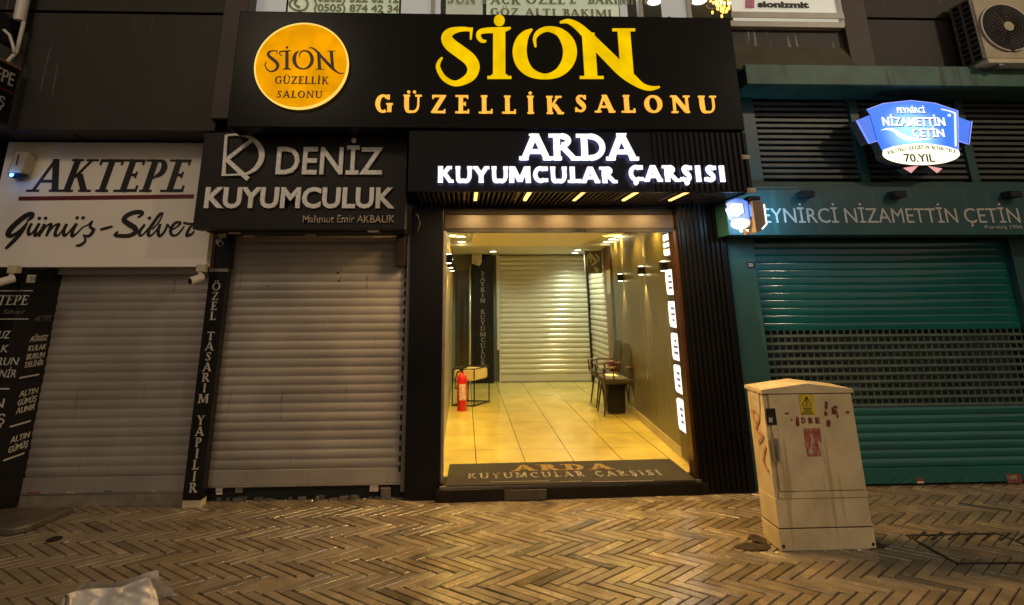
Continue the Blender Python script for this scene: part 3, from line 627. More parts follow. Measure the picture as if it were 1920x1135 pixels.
# ---- roller shutters (generic)
def shutter_profile(z0, z1, pitch, bulge, seg=5, flat=False):
    pr = []; n = max(1, round((z1-z0)/pitch)); p = (z1-z0)/n
    for i in range(n):
        zb_ = z0+i*p
        if flat:
            for t, q in ((0,0),(.03,.45),(.07,.75),(.13,.93),(.22,1),(.78,1),(.87,.93),(.93,.75),(.97,.45)): pr.append((-bulge*q, zb_+p*t))
            continue
        for k in range(8):
            t = k/8; pr.append((-bulge*math.sin(math.pi*t)**.7 if k else 0, zb_+p*t))
    pr.append((0.0, z1)); return pr
def curtain(A, B, z0, z1, pitch, bulge, mat, parent, name='curtain', nx=14, wav=.0022, flat=False):
    """A, B: plan points (x, y) of the two ends; profile bulges to the viewer's side"""
    A, B = Vector((A[0], A[1], 0)), Vector((B[0], B[1], 0)); d = (B-A); L = d.length; d.normalize(); nrm = Vector((d.y, -d.x, 0))
    pr = shutter_profile(z0, z1, pitch, bulge, 5, flat); mb = MB(); vs = []; rw = random.Random(hash(name) % 99+int(L*100))
    ph = [rw.uniform(0, 6) for _ in range(4)]
    for j in range(nx+1):
        t = j/nx
        for (o_, z) in pr:
            w_ = wav*(math.sin(3*t*6+ph[0]+z*7)+math.sin(z*23+ph[1]))
            vs.append(A+d*(L*t)+nrm*(-o_+w_)+Vector((0,0,z)))
    n = len(pr); fs = [(j*n+i, (j+1)*n+i, (j+1)*n+i+1, j*n+i+1) for j in range(nx) for i in range(n-1)]
    mb.add(vs, fs); o = mb.build(name, mat, parent, smooth=True, auto=50); return o
def shutter(label, xa, xb, Y, zbot, ztop_, pitch, mat, bar_h=.1, bulge=.008, name='roller_shutter'):
    t = thing(name, label, 'shutter', ((xa+xb)/2, Y, 0))
    curtain((xa, Y), (xb, Y), zbot+bar_h, ztop_, pitch, bulge, mat, t)
    box(xa, xb, Y-.016, Y+.012, zbot+.012, zbot+bar_h-.002).build('bottom_bar', mat, t, .003)
    box(xa+.0, xb-.0, Y-.024, Y+.016, zbot, zbot+.012).build('bottom_lip', m_steel, t, .002)
    return t
# arcade back shutter
t = shutter('cream slatted shutter closing the back of the arcade', .66, 2.32, 10.18, FZ+.005, 2.33, .087, m_shutin, .12, .018)
box(.60, .66, 10.1, 10.2, FZ+.55, 2.34).build('guide_rail', m_shutin, t, .003); box(.64, .665, 10.12, 10.2, FZ, FZ+.55).build('guide_rail', m_shutin, t)
t = thing('roller_shutter', 'narrow cream slatted shutter in the right side wall beyond the armchairs', 'shutter', (2.33, 9.4, FZ))
curtain((2.33, 10.1), (2.33, 8.8), FZ, 2.05, .087, .014, m_shutin, t)
box(2.29, 2.35, 10.1, 10.17, FZ, 2.1).build('guide_rail', m_black, t)
# column and dark box beyond
t = thing('arcade_column', 'dark brown column between the side shutter and the armchairs', 'column', (2.3, 8.45, FZ))
box(2.26, 2.36, 8.16, 8.36, FZ, CZ-.02).build('dark_panel', m_black, t); box(2.28, 2.36, 8.37, 8.79, FZ, CZ-.02).build('wood_panel', M('reddish_wood', (.13,.065,.035), .3, 0, .5, 2.5, stretch=(1,3,.6)), t)
box(2.27, 2.279, 8.44, 8.62, 1.62, 1.98).build('notice', m_dgrey, t)
# lit corner sign above the side shutter
t = thing('projecting_sign', 'small dark sign with pale curly shapes in the back right corner under the ceiling', 'shop sign', (2.2, 9.0, 2.1))
box(2.02, 2.3, 8.98, 9.06, 1.95, 2.32).build('sign_box', M('sign_grey', (.12,.11,.09), .5), t, .004)
ink = Ink((0, 8.979, 0), EX, EZ, .008)
ink.stroke([(2.05,2.06,.02),(2.06,2.2,.04),(2.10,2.24,.045),(2.12,2.12,.03)]); ink.stroke([(2.10,2.28,.03),(2.16,2.2,.05),(2.20,2.14,.04),(2.13,2.08,.03)]); ink.stroke([(2.17,2.04,.03),(2.22,2.0,.05),(2.19,1.97,.04)]); ink.stroke([(2.2,2.26,.03),(2.25,2.2,.03),(2.24,2.14,.02)])
ink.build('emblem', M('pale_green_print', (.5,.52,.38), .4), t)
# vertical black sign + mirror + siren on the back left
t = thing('vertical_sign', 'tall black sign with stacked grey letters beside the back shutter', 'shop sign', (.3, 10.1, FZ))
a_ = P(886, 600, 10.1).x; b_ = P(925, 600, 10.1).x
box(a_, b_, 10.06, 10.28, FZ, 2.32).build('panel', m_black, t)
def vertical(Y, s, xc, ztop_, zbot, h, w, mat, parent, **k):
    n = len(s); i = 0
    for word in s.split(' '):
        ink = Ink((0, Y, 0), EX, EZ, .005)
        for chh in word:
            z = ztop_-(ztop_-zbot)*(i+.5)/n-h/2; gw = glyph(chh, .12, .07, .07)[0]; ww = w*gw/.8
            serif(ink, chh, xc-ww/2, xc+ww/2, z, z+h, **k); i += 1
        i += 1; ink.build('lettering', mat, parent)
vertical(10.059, 'BAYKIN KUYUMCULUK', P(905,600,10.1).x, P(905,508,10.06).z, P(905,686,10.06).z, .078, .085, M('dim_steel_print', (.20,.19,.16), .4, .3), t, T=.2, t=.13, sf=.05)
t = thing('wall_mirror', 'tall dark mirror panel on the back wall left of the vertical sign', 'mirror', (0, 10.28, .4))
box(P(855,600,10.28).x, P(877,600,10.28).x, 10.27, 10.30, P(866,686,10.28).z, P(866,510,10.28).z).build('mirror_glass', M('dark_mirror', (.10,.09,.06), .15, .4), t, .004)
t = thing('metal_post', 'thin bright metal post in front of the tall black sign', 'post', (P(881,600,10.0).x, 10.0, FZ))
xx = P(881,600,10.0).x; MB().tube([(xx,10.0,FZ),(xx,10.0,2.1)], .02).build('tube', M('bright_steel', (.75,.72,.6), .25, .7), t, smooth=True); MB().disc((xx,10.0,FZ+.006), .05, 'z', .012).build('foot', m_steel, t)
t = thing('alarm_siren', 'cream alarm siren high on the back wall beside the tall black sign', 'alarm', (P(893,485,10.0).x, 10.0, 2.1))
xx = P(893,485,10.0).x; zc = P(893,486,10.0).z
MB().prism([(xx-.09, 9.92, zc-.08), (xx+.06, 9.92, zc-.13), (xx+.1, 9.92, zc-.06), (xx+.1, 9.92, zc+.12), (xx-.09, 9.92, zc+.12)], (0,.13,0)).build('casing', m_cream, t, .012)
MB().box(xx-.05, xx+.03, 9.905, 9.921, zc-.03, zc+.06).build('front_plate', m_plwhite, t, .004)
# doormat
mat_ = thing('doormat', 'wide grey doormat with gold and pale lettering inside the entrance', 'doormat', (.9, 5.15, FZ))
q = [G(843,873,FZ), G(1255,863,FZ), G(1306,903,FZ), G(836,914,FZ)]
for v in q: v.z = FZ+.003
MB().prism([q[3], q[2], q[1], q[0]], (0,0,.008)).build('pile', M('grey_carpet', (.030,.026,.021), .95, 0, .25, 60, .8, 300), mat_)
def matP(px, py): g = G(px, py, FZ+.012); return g
def mattext(s, xl, xr, yb, yt, mat, **k):
    a_, b_ = matP(xl, yb), matP(xr, yb-1); tp = matP((xl+xr)/2, yt); ink = Ink((0,0,FZ+.0115), EX, Vector((0,1,0)), .002)
    serif(ink, s, a_.x, b_.x, a_.y, tp.y, **k); ink.build('lettering', mat, mat_)
mattext('ARDA', 962, 1152, 884, 871, M('gold_print', (.20,.13,.045), .9, 0, .4, 60), T=.22, t=.13, gap=.12)
mattext('KUYUMCULAR ÇARŞISI', 876, 1250, 898, 885, M('pale_print', (.19,.17,.14), .9, 0, .7, 25), T=.16, t=.11, gap=.22)
ink = Ink((0,0,FZ+.0115), EX, Vector((0,1,0)), .002)
for (x1_, x2_) in ((920,1030),(1050,1090),(1110,1225)):
    a_, b_ = matP(x1_, 904), matP(x2_, 902); ink.stroke([(a_.x, a_.y, .008), (b_.x, b_.y, .008)], False)
ink.build('border_line', M('pale_print_line', (.22,.2,.16), .9), mat_)
# extinguisher
ex = thing('fire_extinguisher', 'red fire extinguisher standing beside the low padded bench', 'fire extinguisher', (-.02, 7.81, FZ))
c = (-.02, 7.81, FZ); m_fr = M('red_enamel', (.55,.012,.012), .25, 0, .1)
MB().lathe(c, [(.001,.0),(.06,.0),(.066,.012),(.066,.40),(.06,.435),(.035,.465),(.022,.475),(.022,.49),(.001,.49)]).build('cylinder', m_fr, ex, smooth=True, auto=50)
MB().box(-.035+.0, -.005, 7.795, 7.825, FZ+.485, FZ+.53).tube([(-.03,7.81,FZ+.52),(.0,7.78,FZ+.545),(.04,7.76,FZ+.55)], .008).build('valve', m_black, ex)
MB().tube([(-.03,7.81,FZ+.51),(-.085,7.78,FZ+.49),(-.11,7.76,FZ+.40),(-.10,7.76,FZ+.28)], .011).build('hose', m_black, ex, smooth=True)
mb = MB(); 
for k in range(9):
    a0 = R(-125+k*9); a1 = R(-116+k*9); mb.add([(c[0]+.0672*math.cos(a), c[1]+.0672*math.sin(a), FZ+z) for a, z in ((a0,.14),(a1,.14),(a1,.34),(a0,.34))], [(0,1,2,3)])
mb.build('label_sheet', M('label_print', (.7,.45,.4), .5, 0, .5, 35), ex)
# bench
be = thing('bench', 'low bench with pale yellow cushion in a thin black wire frame', 'bench', (.1, 8.24, FZ))
A_, B_, C_, D_ = [Vector(p) for p in ((-.157,8.10,FZ),(.149,8.05,FZ),(.372,8.38,FZ),(.066,8.43,FZ))]
H_ = .49; mb = MB(); q = [A_,B_,C_,D_]
for z in (.012, H_): 
    for i in range(4): mb.tube([q[i]+Vector((0,0,z)), q[(i+1)%4]+Vector((0,0,z))], .009, 6)
mb.build('wire_frame', m_black, be)
for i in range(4): MB().tube([q[i], q[i]+Vector((0,0,H_))], .009, 6).build('leg', m_black, be)
ctr = (A_+C_)/2; qq = [ctr+(p-ctr)*.96 for p in q]
MB().prism([p+Vector((0,0,H_-.16)) for p in qq], (0,0,.15)).build('cushion', M('yellow_leather', (.72,.58,.26), .4, 0, .1), be, .03)
# armchairs
m_fab = M('olive_velvet', (.032,.029,.015), .6, 0, .2, 10); m_wdarm = M('dark_wood', (.06,.022,.010), .3); m_leg = M('bronze_leg', (.06,.04,.02), .3, .5)
def armchair(label, x, y):
    t = thing('armchair', label, 'armchair', (0,0,0), 'armchairs against the right arcade wall')
    t['_org'] = (0,0,0)
    MB().box(-.22, .2, -.2, .2, .38, .46).build('seat', m_fab, t, .025)
    MB().prism([(.08,-.19,.45),(.19,-.19,.45),(.27,-.18,.86),(.17,-.18,.88)], (0,.37,0)).build('backrest', m_fab, t, .02)
    for s_ in (-1, 1):
        MB().tube([(-.17, s_*.15, .38), (-.24, s_*.17, 0)], [.014,.009], 8).build('leg', m_leg, t)
        MB().tube([(.15, s_*.15, .38), (.2, s_*.17, 0)], [.014,.009], 8).build('leg', m_leg, t)
        MB().tube([(-.22, s_*.215, .43), (-.235, s_*.22, .58), (-.1, s_*.22, .59), (.1, s_*.22, .59), (.22, s_*.2, .57)], .013, 8).build('arm', m_wdarm, t)
        MB().tube([(-.10, s_*.215, .42), (-.11, s_*.22, .585)], .008, 6).build('arm_strut', m_leg, t)
    t.location = (x, y, FZ); return t
ac = armchair('olive padded armchair nearer the entrance with a white paper on its seat', 2.02, 7.52)
ac2 = copy_tree(ac); ac2.location = (2.06, 8.02, FZ); ac2['label'] = 'olive padded armchair farther inside, next to the brown column'; ac.location = (2.03, 7.48, FZ)
t = thing('waste_bin', 'black square waste bin standing under the nearer armchair', 'bin', (2.02, 7.55, FZ))
MB().prism([(1.87,7.42,FZ+.02),(2.10,7.42,FZ+.02),(2.12,7.42,FZ+.36),(1.85,7.42,FZ+.36)], (0,.22,0)).build('bin_body', m_black, t, .01)
MB().box(1.845, 2.125, 7.41, 7.65, FZ+.355, FZ+.372).build('rim', m_black, t, .004)
tag(MB().box(1.88, 2.02, 7.40, 7.56, FZ+.462, FZ+.475).build('paper', M('white_paper', (.85,.8,.7), .6)), 'white folded paper lying on the seat of the nearer armchair', 'paper')
tag(MB().box(2.06, 2.14, 7.9, 8.05, FZ+.462, FZ+.60).build('red_bag', M('maroon_leather', (.12,.015,.012), .4), None, .02), 'small maroon bag on the farther armchair', 'bag')

# ================================================================ LEFT SHOPS
YSH = 4.90
# AKTEPE sign
YK = 4.72
sg = thing('shop_sign', 'white box sign with black slanted capitals, a red rule and brush script', 'shop sign', (-3.3, YK, 2))
xa = P(14, 330, YK).x-.02; xb = P(388, 480, YK).x
xa = P(8, 390, YK).x; zt = P(200, 267, YK).z; zb2 = P(200, 501, YK).z
xa = (P(27,268,YK).x+P(0,345,YK).x)/2-.03
box(xa, xb, YK, YK+.13, zb2, zt).build('sign_box', m_white, sg, .005)
serifP('AKTEPE', 54, 345, 360, 299, YK-.001, .004, 'lettering', m_ink, sg, T=.17, t=.085, sf=.10, slant=.17, gap=.01)
ti = TraceInk(0, 240, 3.783, YK-.001, .004); ti.tp([(136,488),(1378,472),(1374,500),(132,516)]); ti.build('red_rule', m_red, sg)
ti = TraceInk(0, 370, 4.8, YK-.001, .004)
for s_ in ([(245,215,16),(290,178,34),(285,152,44),(235,168,50),(160,225,50),(95,290,52),(76,335,48),(110,348,36),(170,310,26),(225,255,18),(246,232,14)],
  [(250,222,16),(205,300,32),(150,368,36),(90,428,34),(52,465,22)],
  [(288,235,24),(258,295,28),(264,338,26),(300,312,14),(350,240,14)], [(356,235,26),(322,300,28),(318,345,28),(345,322,12),(398,250,12)],
  [(405,240,24),(375,300,24),(350,355,24)], [(365,335,14),(420,262,14),(462,244,26),(440,300,24),(420,352,22)], [(430,330,14),(485,262,14),(532,244,26),(505,300,26),(500,345,26),(535,335,14),(590,262,12)],
  [(604,240,24),(576,300,28),(582,345,26),(620,318,14),(684,240,14)], [(692,235,26),(658,300,28),(652,350,28),(690,328,14),(745,272,12)],
  [(745,272,10),(800,245,14),(832,216,16),(812,262,24),(842,300,30),(800,350,30),(748,342,18)], [(800,345,12),(830,320,12),(860,282,10)], [(762,362,14),(768,395,22),(728,430,26),(686,436,20)],
  [(905,293,22),(960,278,26),(1015,263,20)],
  [(1240,185,14),(1275,160,26),(1278,138,36),(1225,135,40),(1150,162,42),(1118,205,44),(1165,245,48),(1212,275,48),(1220,315,42),(1165,346,36),(1090,348,34),(1040,340,30),(1062,308,14)],
  [(1306,245,20),(1258,310,28),(1265,346,24),(1300,325,14),(1370,240,12)],
  [(1370,290,12),(1430,225,12),(1465,150,14),(1440,155,26),(1395,215,28),(1345,290,30),(1338,342,26),(1372,338,16),(1430,272,12)],
  [(1445,240,22),(1425,300,28),(1436,350,26),(1480,312,20),(1512,240,20)],
  [(1512,245,14),(1545,290,12),(1600,262,14),(1626,228,20),(1580,232,24),(1540,285,28),(1545,336,26),(1595,338,18),(1660,262,12)],
  [(1652,230,22),(1700,240,20),(1750,235,14)], [(1735,245,16),(1700,290,26),(1682,345,28),(1730,330,20),(1748,300,12)]): ti.tr(s_)
for (x_, y_) in ((356,190),(412,190),(696,186),(750,186),(1347,188)): ti.td(x_, y_, 15)
ti.build('script_lettering', m_ink, sg)
# upper dark strip between signs
# Deniz sign
YD = 4.42
xa = P(372, 340, YD).x; xb = P(762, 340, YD).x; zt = min(P(560, 245, YD).z, zs-.004); zbD = P(560, 430, YD).z
dn = thing('shop_sign', 'dark sign with raised silver letters and a two-letter ring logo', 'shop sign', (-1.7, YD, zbD))
box(xa, xb, YD, YD+.14, zbD, zt).build('sign_board', m_board, dn, .004)
ti = TraceInk(360, 220, 3.784, YD-.012, .016)
ti.tr([(248,132,20),(228,412,24)], False); ti.tr([(240,134,14),(340,127,18),(430,155,26),(488,220,38),(497,290,38),(462,358,32),(400,400,18),(320,410,14),(214,413,12)]); ti.tr([(436,158,26),(246,306,26)], False); ti.tr([(248,300,30),(402,442,32)], False)
ti.build('logo', m_chrome, dn)
sansP('DENİZ', 517, 717, 328, 277, YD-.012, .016, 'lettering', m_chrome, dn, bold=.012)
sansP('KUYUMCULUK', 383, 740, 391, 352, YD-.012, .016, 'lettering', m_chrome, dn, bold=.03)
sansP('Mahmut Emir AKBALIK', 568, 740, 418, 404, YD-.006, .012, 'lettering', m_gold, dn, bold=.01)
for (px, py) in ((440, 437), (467, 443), (582, 441), (700, 434), (709, 445)):
    q = ceil_px(px, py, zbD-.012); box(q[0]-.045, q[0]+.045, q[1]-.012, q[1]+.012, zbD-.02, zbD-.008 if q[1] > YD+.14 else zbD-.001).build('strip_fitting', m_plwhite, dn)
box(xa+.05, xb-.02, YD+.14, 4.86, zbD-.008, zbD+.02).build('soffit', m_black, dn)
# shutters
x1a = P(118, 514, YSH).x; x1b = P(395, 507, YSH).x
zt1 = P(250, 500, YSH).z+.05
sh1 = shutter('beige slatted roller shutter under the white box sign', x1a-.25, (x1b+P(339,938,YSH).x)/2+.03, YSH, .085, zt1, .070, m_shut, .125)
box(x1a-.3, x1b+.05, YSH-.02, 5.1, 0, .085).build('sill', M('grey_stone', (.20,.165,.125), .7, 0, .2, 15), sh1)
box(x1a-.25, x1b, YSH-.06, YSH-.03, zt1-.12, zt1-.0).build('shutter_box', m_shut, sh1)
m_s1 = M('sticker_pale', (.42,.38,.32), .6, 0, .4, 60); m_s2 = M('sticker_red', (.22,.05,.03), .6, 0, .3, 50); m_s3 = M('sticker_dark', (.12,.10,.08), .6, 0, .5, 60)
def sticker(px, py, w, h, mat, parent, Y=YSH, off=.0175):
    c_ = P(px, py, Y); box(c_.x-w/2, c_.x+w/2, Y-off-.0015, Y-off, c_.z-h/2, c_.z+h/2).build('sticker', mat, parent)
for a in ((65,926,.10,.035,m_s2),(88,930,.07,.045,m_s1),(205,925,.06,.05,m_s3),(290,925,.03,.05,m_s1),(309,923,.08,.022,m_s2),(135,926,.06,.04,m_s1)): sticker(*a, sh1)
YS2 = 4.93
x2a = P(400, 700, YS2).x; x2b = P(758, 700, YS2).x; zb_2 = P(560, 938, YS2).z; zt2 = P(560, 452, YS2).z
z0s = .105
sh2 = shutter('brown beige slatted roller shutter under the dark silver-lettered sign', x2a, x2b, YS2, z0s, zbD+.02, .070, m_shut, .125)
for a in ((634,512,.022,.016,m_dark),(636,527,.018,.012,m_dark),(505,538,.012,.03,m_s3)): sticker(*a, sh2, Y=YS2, off=.009)
for a in ((413,916,.055,.035,m_s1),(413,924,.05,.014,m_plwhite),(450,917,.06,.045,m_s3),(702,914,.07,.05,m_s1),(722,914,.08,.02,m_s2)): sticker(*a, sh2, Y=YS2)
box(x2a, x2b+.1, YS2+.02, 5.1, 0, z0s).build('step_recess', m_dark, sh2)
mb = MB(); rr3 = random.Random(5)
for k in range(26):
    x_ = rr3.uniform(x2a, x2b-.1); mb.box(x_, x_+rr3.uniform(.015,.07), YS2+rr3.uniform(-.03,.015), YS2+.03, -.002, rr3.uniform(.008,.03))
mb.build('mortar_crumbs', m_dust, sh2)['kind'] = 'stuff'
box(x2b-.16, x2b-.08, YS2-.03, YS2+.02, -.002, .085).build('support_block', m_dust, sh2, .006)
box(x2b, x2b+.035, YS2-.05, YS2+.05, .06, zbD).build('guide_rail', M('grey_rail', (.12,.115,.105), .4, .3), sh2, .003)
box(x2b-.10, x2b-.015, YS2-.10, YS2-.02, P(730,500,YS2).z, zbD).build('shutter_bracket', m_board, sh2, .003)
mb = MB(); zz_ = .2
while zz_ < 1.9: mb.box(x2b-.022, x2b-.004, YS2-.03, YS2-.016, zz_, zz_+.04); zz_ += .078
mb.build('rail_clips', m_board, sh2)
# vertical strip sign
YV = 4.80
vs_ = thing('vertical_sign', 'narrow black vertical strip with stacked serif capitals between the two beige shutters', 'shop sign', (-2.2, YV, 0))
xv0 = (P(395,507,YV).x+P(339,938,YV).x)/2; xv1 = (P(428,507,YV).x+P(375.6,938,YV).x)/2
box(xv0, xv1, YV, YV+.09, .055, P(410,508,YV).z).build('panel', m_black, vs_, .003)
box(xv0, xv1, YV+.005, YV+.09, 0, .055).build('base_block', m_cream, vs_, .004)
m_vl = M('etched_letters', (.42,.40,.36), .5)
vertical(YV-.001, 'ÖZEL TASARIM YAPILIR', (xv0+xv1)/2, P(405,528,YV).z, P(362,925,YV).z, .068, .066, m_vl, vs_, T=.15, t=.09, sf=.06)
xq0 = P(396,470,YV).x; xq1 = P(432,470,YV).x
box(xq0+.0, xq1, YV+.02, YV+.09, P(410,505,YV).z, 2.9).build('upper_panel', m_black, vs_)
box(xq0-.0, xq0+.03, YV+.0, YV+.019, P(410,505,YV).z, 2.9).build('edge_profile', M('dark_red_brown', (.05,.02,.015), .4), vs_)
box(xv0+.0, xv1+.01, YV-.01, YV+.004, P(410,510,YV).z, P(410,504,YV).z).build('clip', m_steel, vs_)
# info column at the far left
YC = 4.48
xc = -3.30
xc = ray(118, 514).x*YSH+.0
col = thing('sign_column', 'projecting black column with white lettering on its front and side, left of the shutters', 'shop sign', (xc, YC, 0))
zcT = zb2-.0
box(xc-1.1, xc, YC, YSH+.1, .02, zcT-.01).build('column_body', m_black, col, .004)
m_cl = M('white_lettering', (.5,.48,.44), .5)
def colfront(s, xl, xr, yb, yt, **k): serifP(s, xl, xr, yb, yt, YC-.001, .003, 'lettering', m_cl, col, **k)
def rule(x1_, x2_, y_, mat=m_cl, wd=.006):
    ink = Ink((0, YC-.001, 0), EX, EZ, .003); a_, b_ = P(x1_, y_, YC), P(x2_, y_, YC); ink.stroke([(a_.x, a_.z, wd), (b_.x, a_.z, wd)], False); ink.build('rule', mat, col)
serifP('AKTEPE', -42, 51, 572, 554, YC-.001, .003, 'lettering', m_cl, col, T=.12, t=.07, slant=.1, gap=.02)
sansP('Gümüş  Silver', -60, 47, 589, 581, YC-.001, .003, 'lettering', m_s3, col)
rule(-60, 62, 546); rule(-60, 54, 599)
for s_, xl, xr, yb in (('KUSURSUZ',-60,18,635),('KULAK',-50,14,661),('BURUN',-32,34,685),('DELİNİR',-40,29,708)): sansP(s_, xl, xr, yb, yb-14, YC-.001, .003, 'lettering', m_cl, col, shear=.15)
rule(-60, 18, 730, wd=.010)
sansP('ALTIN', -70, 6, 765, 748, YC-.001, .003, 'lettering', m_cl, col); sansP('GÜMÜŞ', -80, 7, 797, 778, YC-.001, .003, 'lettering', m_cl, col)
# side face lettering: plane X = xc, reading towards the wall (+Y)
def side(s, yc0, yc1, zb_, cap, mat=m_cl): sans(s, (xc+.001, yc0, zb_), (0,1,0), EZ, yc1-yc0, cap, .003, 'lettering', mat, col, bold=.01, shear=.1)
def zside(px, py): return PX(px, py, xc).z
for s_, y_, m__ in (('AKTEPE', 603, m_s3),('AĞRISIZ',640,m_cl),('KULAK',657,m_cl),('BURUN',672,m_cl),('DELİNİR',686,m_cl),('ALTIN',737,m_cl),('GÜMÜŞ',752,m_cl),('ALINIR',766,m_cl),('ALTIN',815,m_cl),('GÜMÜŞ',831,m_cl)):
    z_ = zside(70, y_); side(s_, YC+.19, YC+.38, z_, .043, m__)
mb = MB()
for y_ in (700+6, 790+0, 846): z_ = zside(60, y_); mb.box(xc, xc+.003, YC+.16, YC+.36, z_, z_+.012)
mb.build('rule', m_cl, col)
c_ = P(62, 523, YC); box(c_.x-.045, c_.x+.02, YC-.006, YC, c_.z-.03, c_.z+.03).build('number_plate', m_s1, col)
sansP('22', 56, 66, 526, 519, YC-.007, .002, 'lettering', m_ink, col)
tag(MB().prism([(-4.6,4.30,-.002),(-3.12,4.36,-.002),(-3.06,4.42,-.002),(-2.98,4.74,-.002),(-4.6,4.74,-.002)], (0,0,.05)).build('metal_plate', M('worn_steel_plate', (.13,.105,.08), .45, .4, .3, 8), None, .012), 'low worn metal threshold plate on the pavement in front of the left shutter', 'plate')
# bullet cameras
def camera_thing(label, px, py, Y, s=1., flip=1):
    p = P(px, py, Y); t = thing('security_camera', label, 'security camera', tuple(p), 'small white security cameras')
    a = .03*s
    MB().tube([p+Vector((.0,.06,.08*s)), p+Vector((.0,.02,.05*s)), p+Vector((0,0,.01*s))], .014*s, 8).build('bracket', m_cream, t, smooth=True)
    MB().box(p.x-.03*s, p.x+.04*s, p.y+.0, p.y+.06, p.z+.05*s, p.z+.11*s).build('junction_box', m_cream, t, .006)
    d = Vector((-flip*.55, -.75, -.35)).normalized()
    cb_ = MB().tube([p-d*.035*s, p+d*.065*s], a, 14).build('camera_body', m_plwhite, t, smooth=True, auto=40)
    sub(MB().tube([p+d*.0651*s, p+d*.072*s], a*.75, 14).build('lens', m_dark, t), cb_)
camera_thing('white security camera hanging below the right end of the white box sign', 372, 522, 4.62, 1.05)
camera_thing('white security camera under the left end of the silver-lettered sign', 411, 454, 4.66, .8, -1)
camera_thing('white security camera over the black lettered column at the far left', 16, 525, 4.36, 1.0)
# siren on AKTEPE sign
p = P(32, 305, YK-.12); t = thing('alarm_siren', 'cream alarm siren with a blue flashing lamp on the white box sign', 'alarm', tuple(p))
zt_, zb_ = P(34,283,YK-.12).z, P(26,325,YK-.12).z; x0 = P(14,305,YK-.12).x; x1 = P(48,305,YK-.12).x
MB().prism([(x0, YK-.12, zb_), (x1-.02, YK-.12, zb_), (x1, YK-.12, zt_), (x0+.04, YK-.12, zt_)], (0,.115,0)).build('casing', m_cream, t, .02)
MB().box((x0+x1)/2-.0, (x0+x1)/2+.01, YK-.124, YK-.12, zb_+.07, zt_-.03).build('slot', m_wdarm, t)
mb = MB().lathe(((x0+x1)/2-.01, YK-.06, zb_-.035), [(.001,-.01),(.04,-.0),(.065,.02),(.07,.034)]); mb.build('lamp_dome', M('blue_dome', (.01,.03,.10), .15), t, smooth=True)
MB().disc(((x0+x1)/2-.01, YK-.131, zb_-.017), .016, 'y', .006).build('blue_light', M('blue_glow', (.1,.3,1), .4, emis=(.12,.35,1), es=5), t)
lit('blue_light_glow', 'POINT', ((x0+x1)/2-.01, YK-.17, zb_-.03), .25, (.1,.35,1), .01, parent=t)
# projecting sign at upper left, seen from its right face
Xp = ray(27, 180).x*4.30
ps = thing('projecting_sign', 'black double-sided projecting sign with pale letters at the upper left edge', 'shop sign', (Xp, 4.0, 2.9))
zt_ = PX(26,126,Xp).z; zb_ = PX(22,222,Xp).z-.06
box(Xp-.06, Xp, 3.15, 4.30, zb_, zt_).build('sign_box', m_black, ps, .004)
box(Xp-.065, Xp+.004, 3.15, 4.305, zt_, zt_+.02).build('edge_trim', M('copper_trim', (.35,.2,.13), .4, .4), ps)
za = PX(12,158,Xp).z; sans('AKTEPE', (Xp+.001, 3.84, za), (0,1,0), EZ, .42, .11, .004, 'lettering', m_cl, ps)
sans('GÜMÜŞ', (Xp+.001, 3.88, za-.20), (0,1,0), EZ, .34, .085, .004, 'lettering', m_cl, ps)
box(Xp, Xp+.004, 3.3, 4.28, za-.06, za-.045).build('rule', m_red, ps)
dp = thing('drain_pipe', 'white drain pipe coming down the facade at the upper left corner', 'pipe', (P(42,20,4.3).x, 4.3, 3.5))
MB().tube([P(52,-40,4.30), P(36,40,4.30)], .045, 14).build('pipe', m_plwhite, dp, smooth=True, auto=40)
MB().tube([P(45,41,4.3), P(31,98,4.3), P(12,118,4.24)], .016, 8).build('thin_pipe', m_plwhite, dp, smooth=True)
t = thing('sign_back_panel', 'small black panel projecting behind the white pipes at the upper left', 'panel', (Xp-.1, 4.2, 3.5))
MB().prism([PX(8,24,Xp-.12), PX(40,40,Xp-.12), PX(31,92,Xp-.12), PX(2,75,Xp-.12)], (-.05,0,0)).build('panel', m_black, t)
tag(MB().tube([P(0,58,4.2), P(8,57,4.2), P(18,66,4.2), P(24,84,4.2), P(27,100,4.2)], .012, 8).build('cable', m_plwhite, None, smooth=True), 'pale looped cable above the projecting sign at the upper left', 'cable')
tag(MB().tube([P(774,398,4.84), P(784,405,4.78), P(787,418,4.78), P(783,432,4.8), P(776,436,4.84)], .007, 8).build('cable', M('grey_cable', (.09,.085,.075), .5), None, smooth=True), 'grey cable loop on the black column left of the arcade entrance', 'cable')

# ================================================================ TEAL SHOP
tb = thing('teal_shopfront', 'teal painted shopfront with louvred vents and a plain lettered band', 'shopfront', (4.5, 4.9, 0))
YB = 4.45
xb0 = P(1399, 140, YB).x; zt_ = P(1650, 123, YB).z; zb_ = P(1650, 160, YB).z
box(xb0, 9.5, YB, 4.95, zb_, zt_).build('top_beam', m_tealbeam, tb, .006)
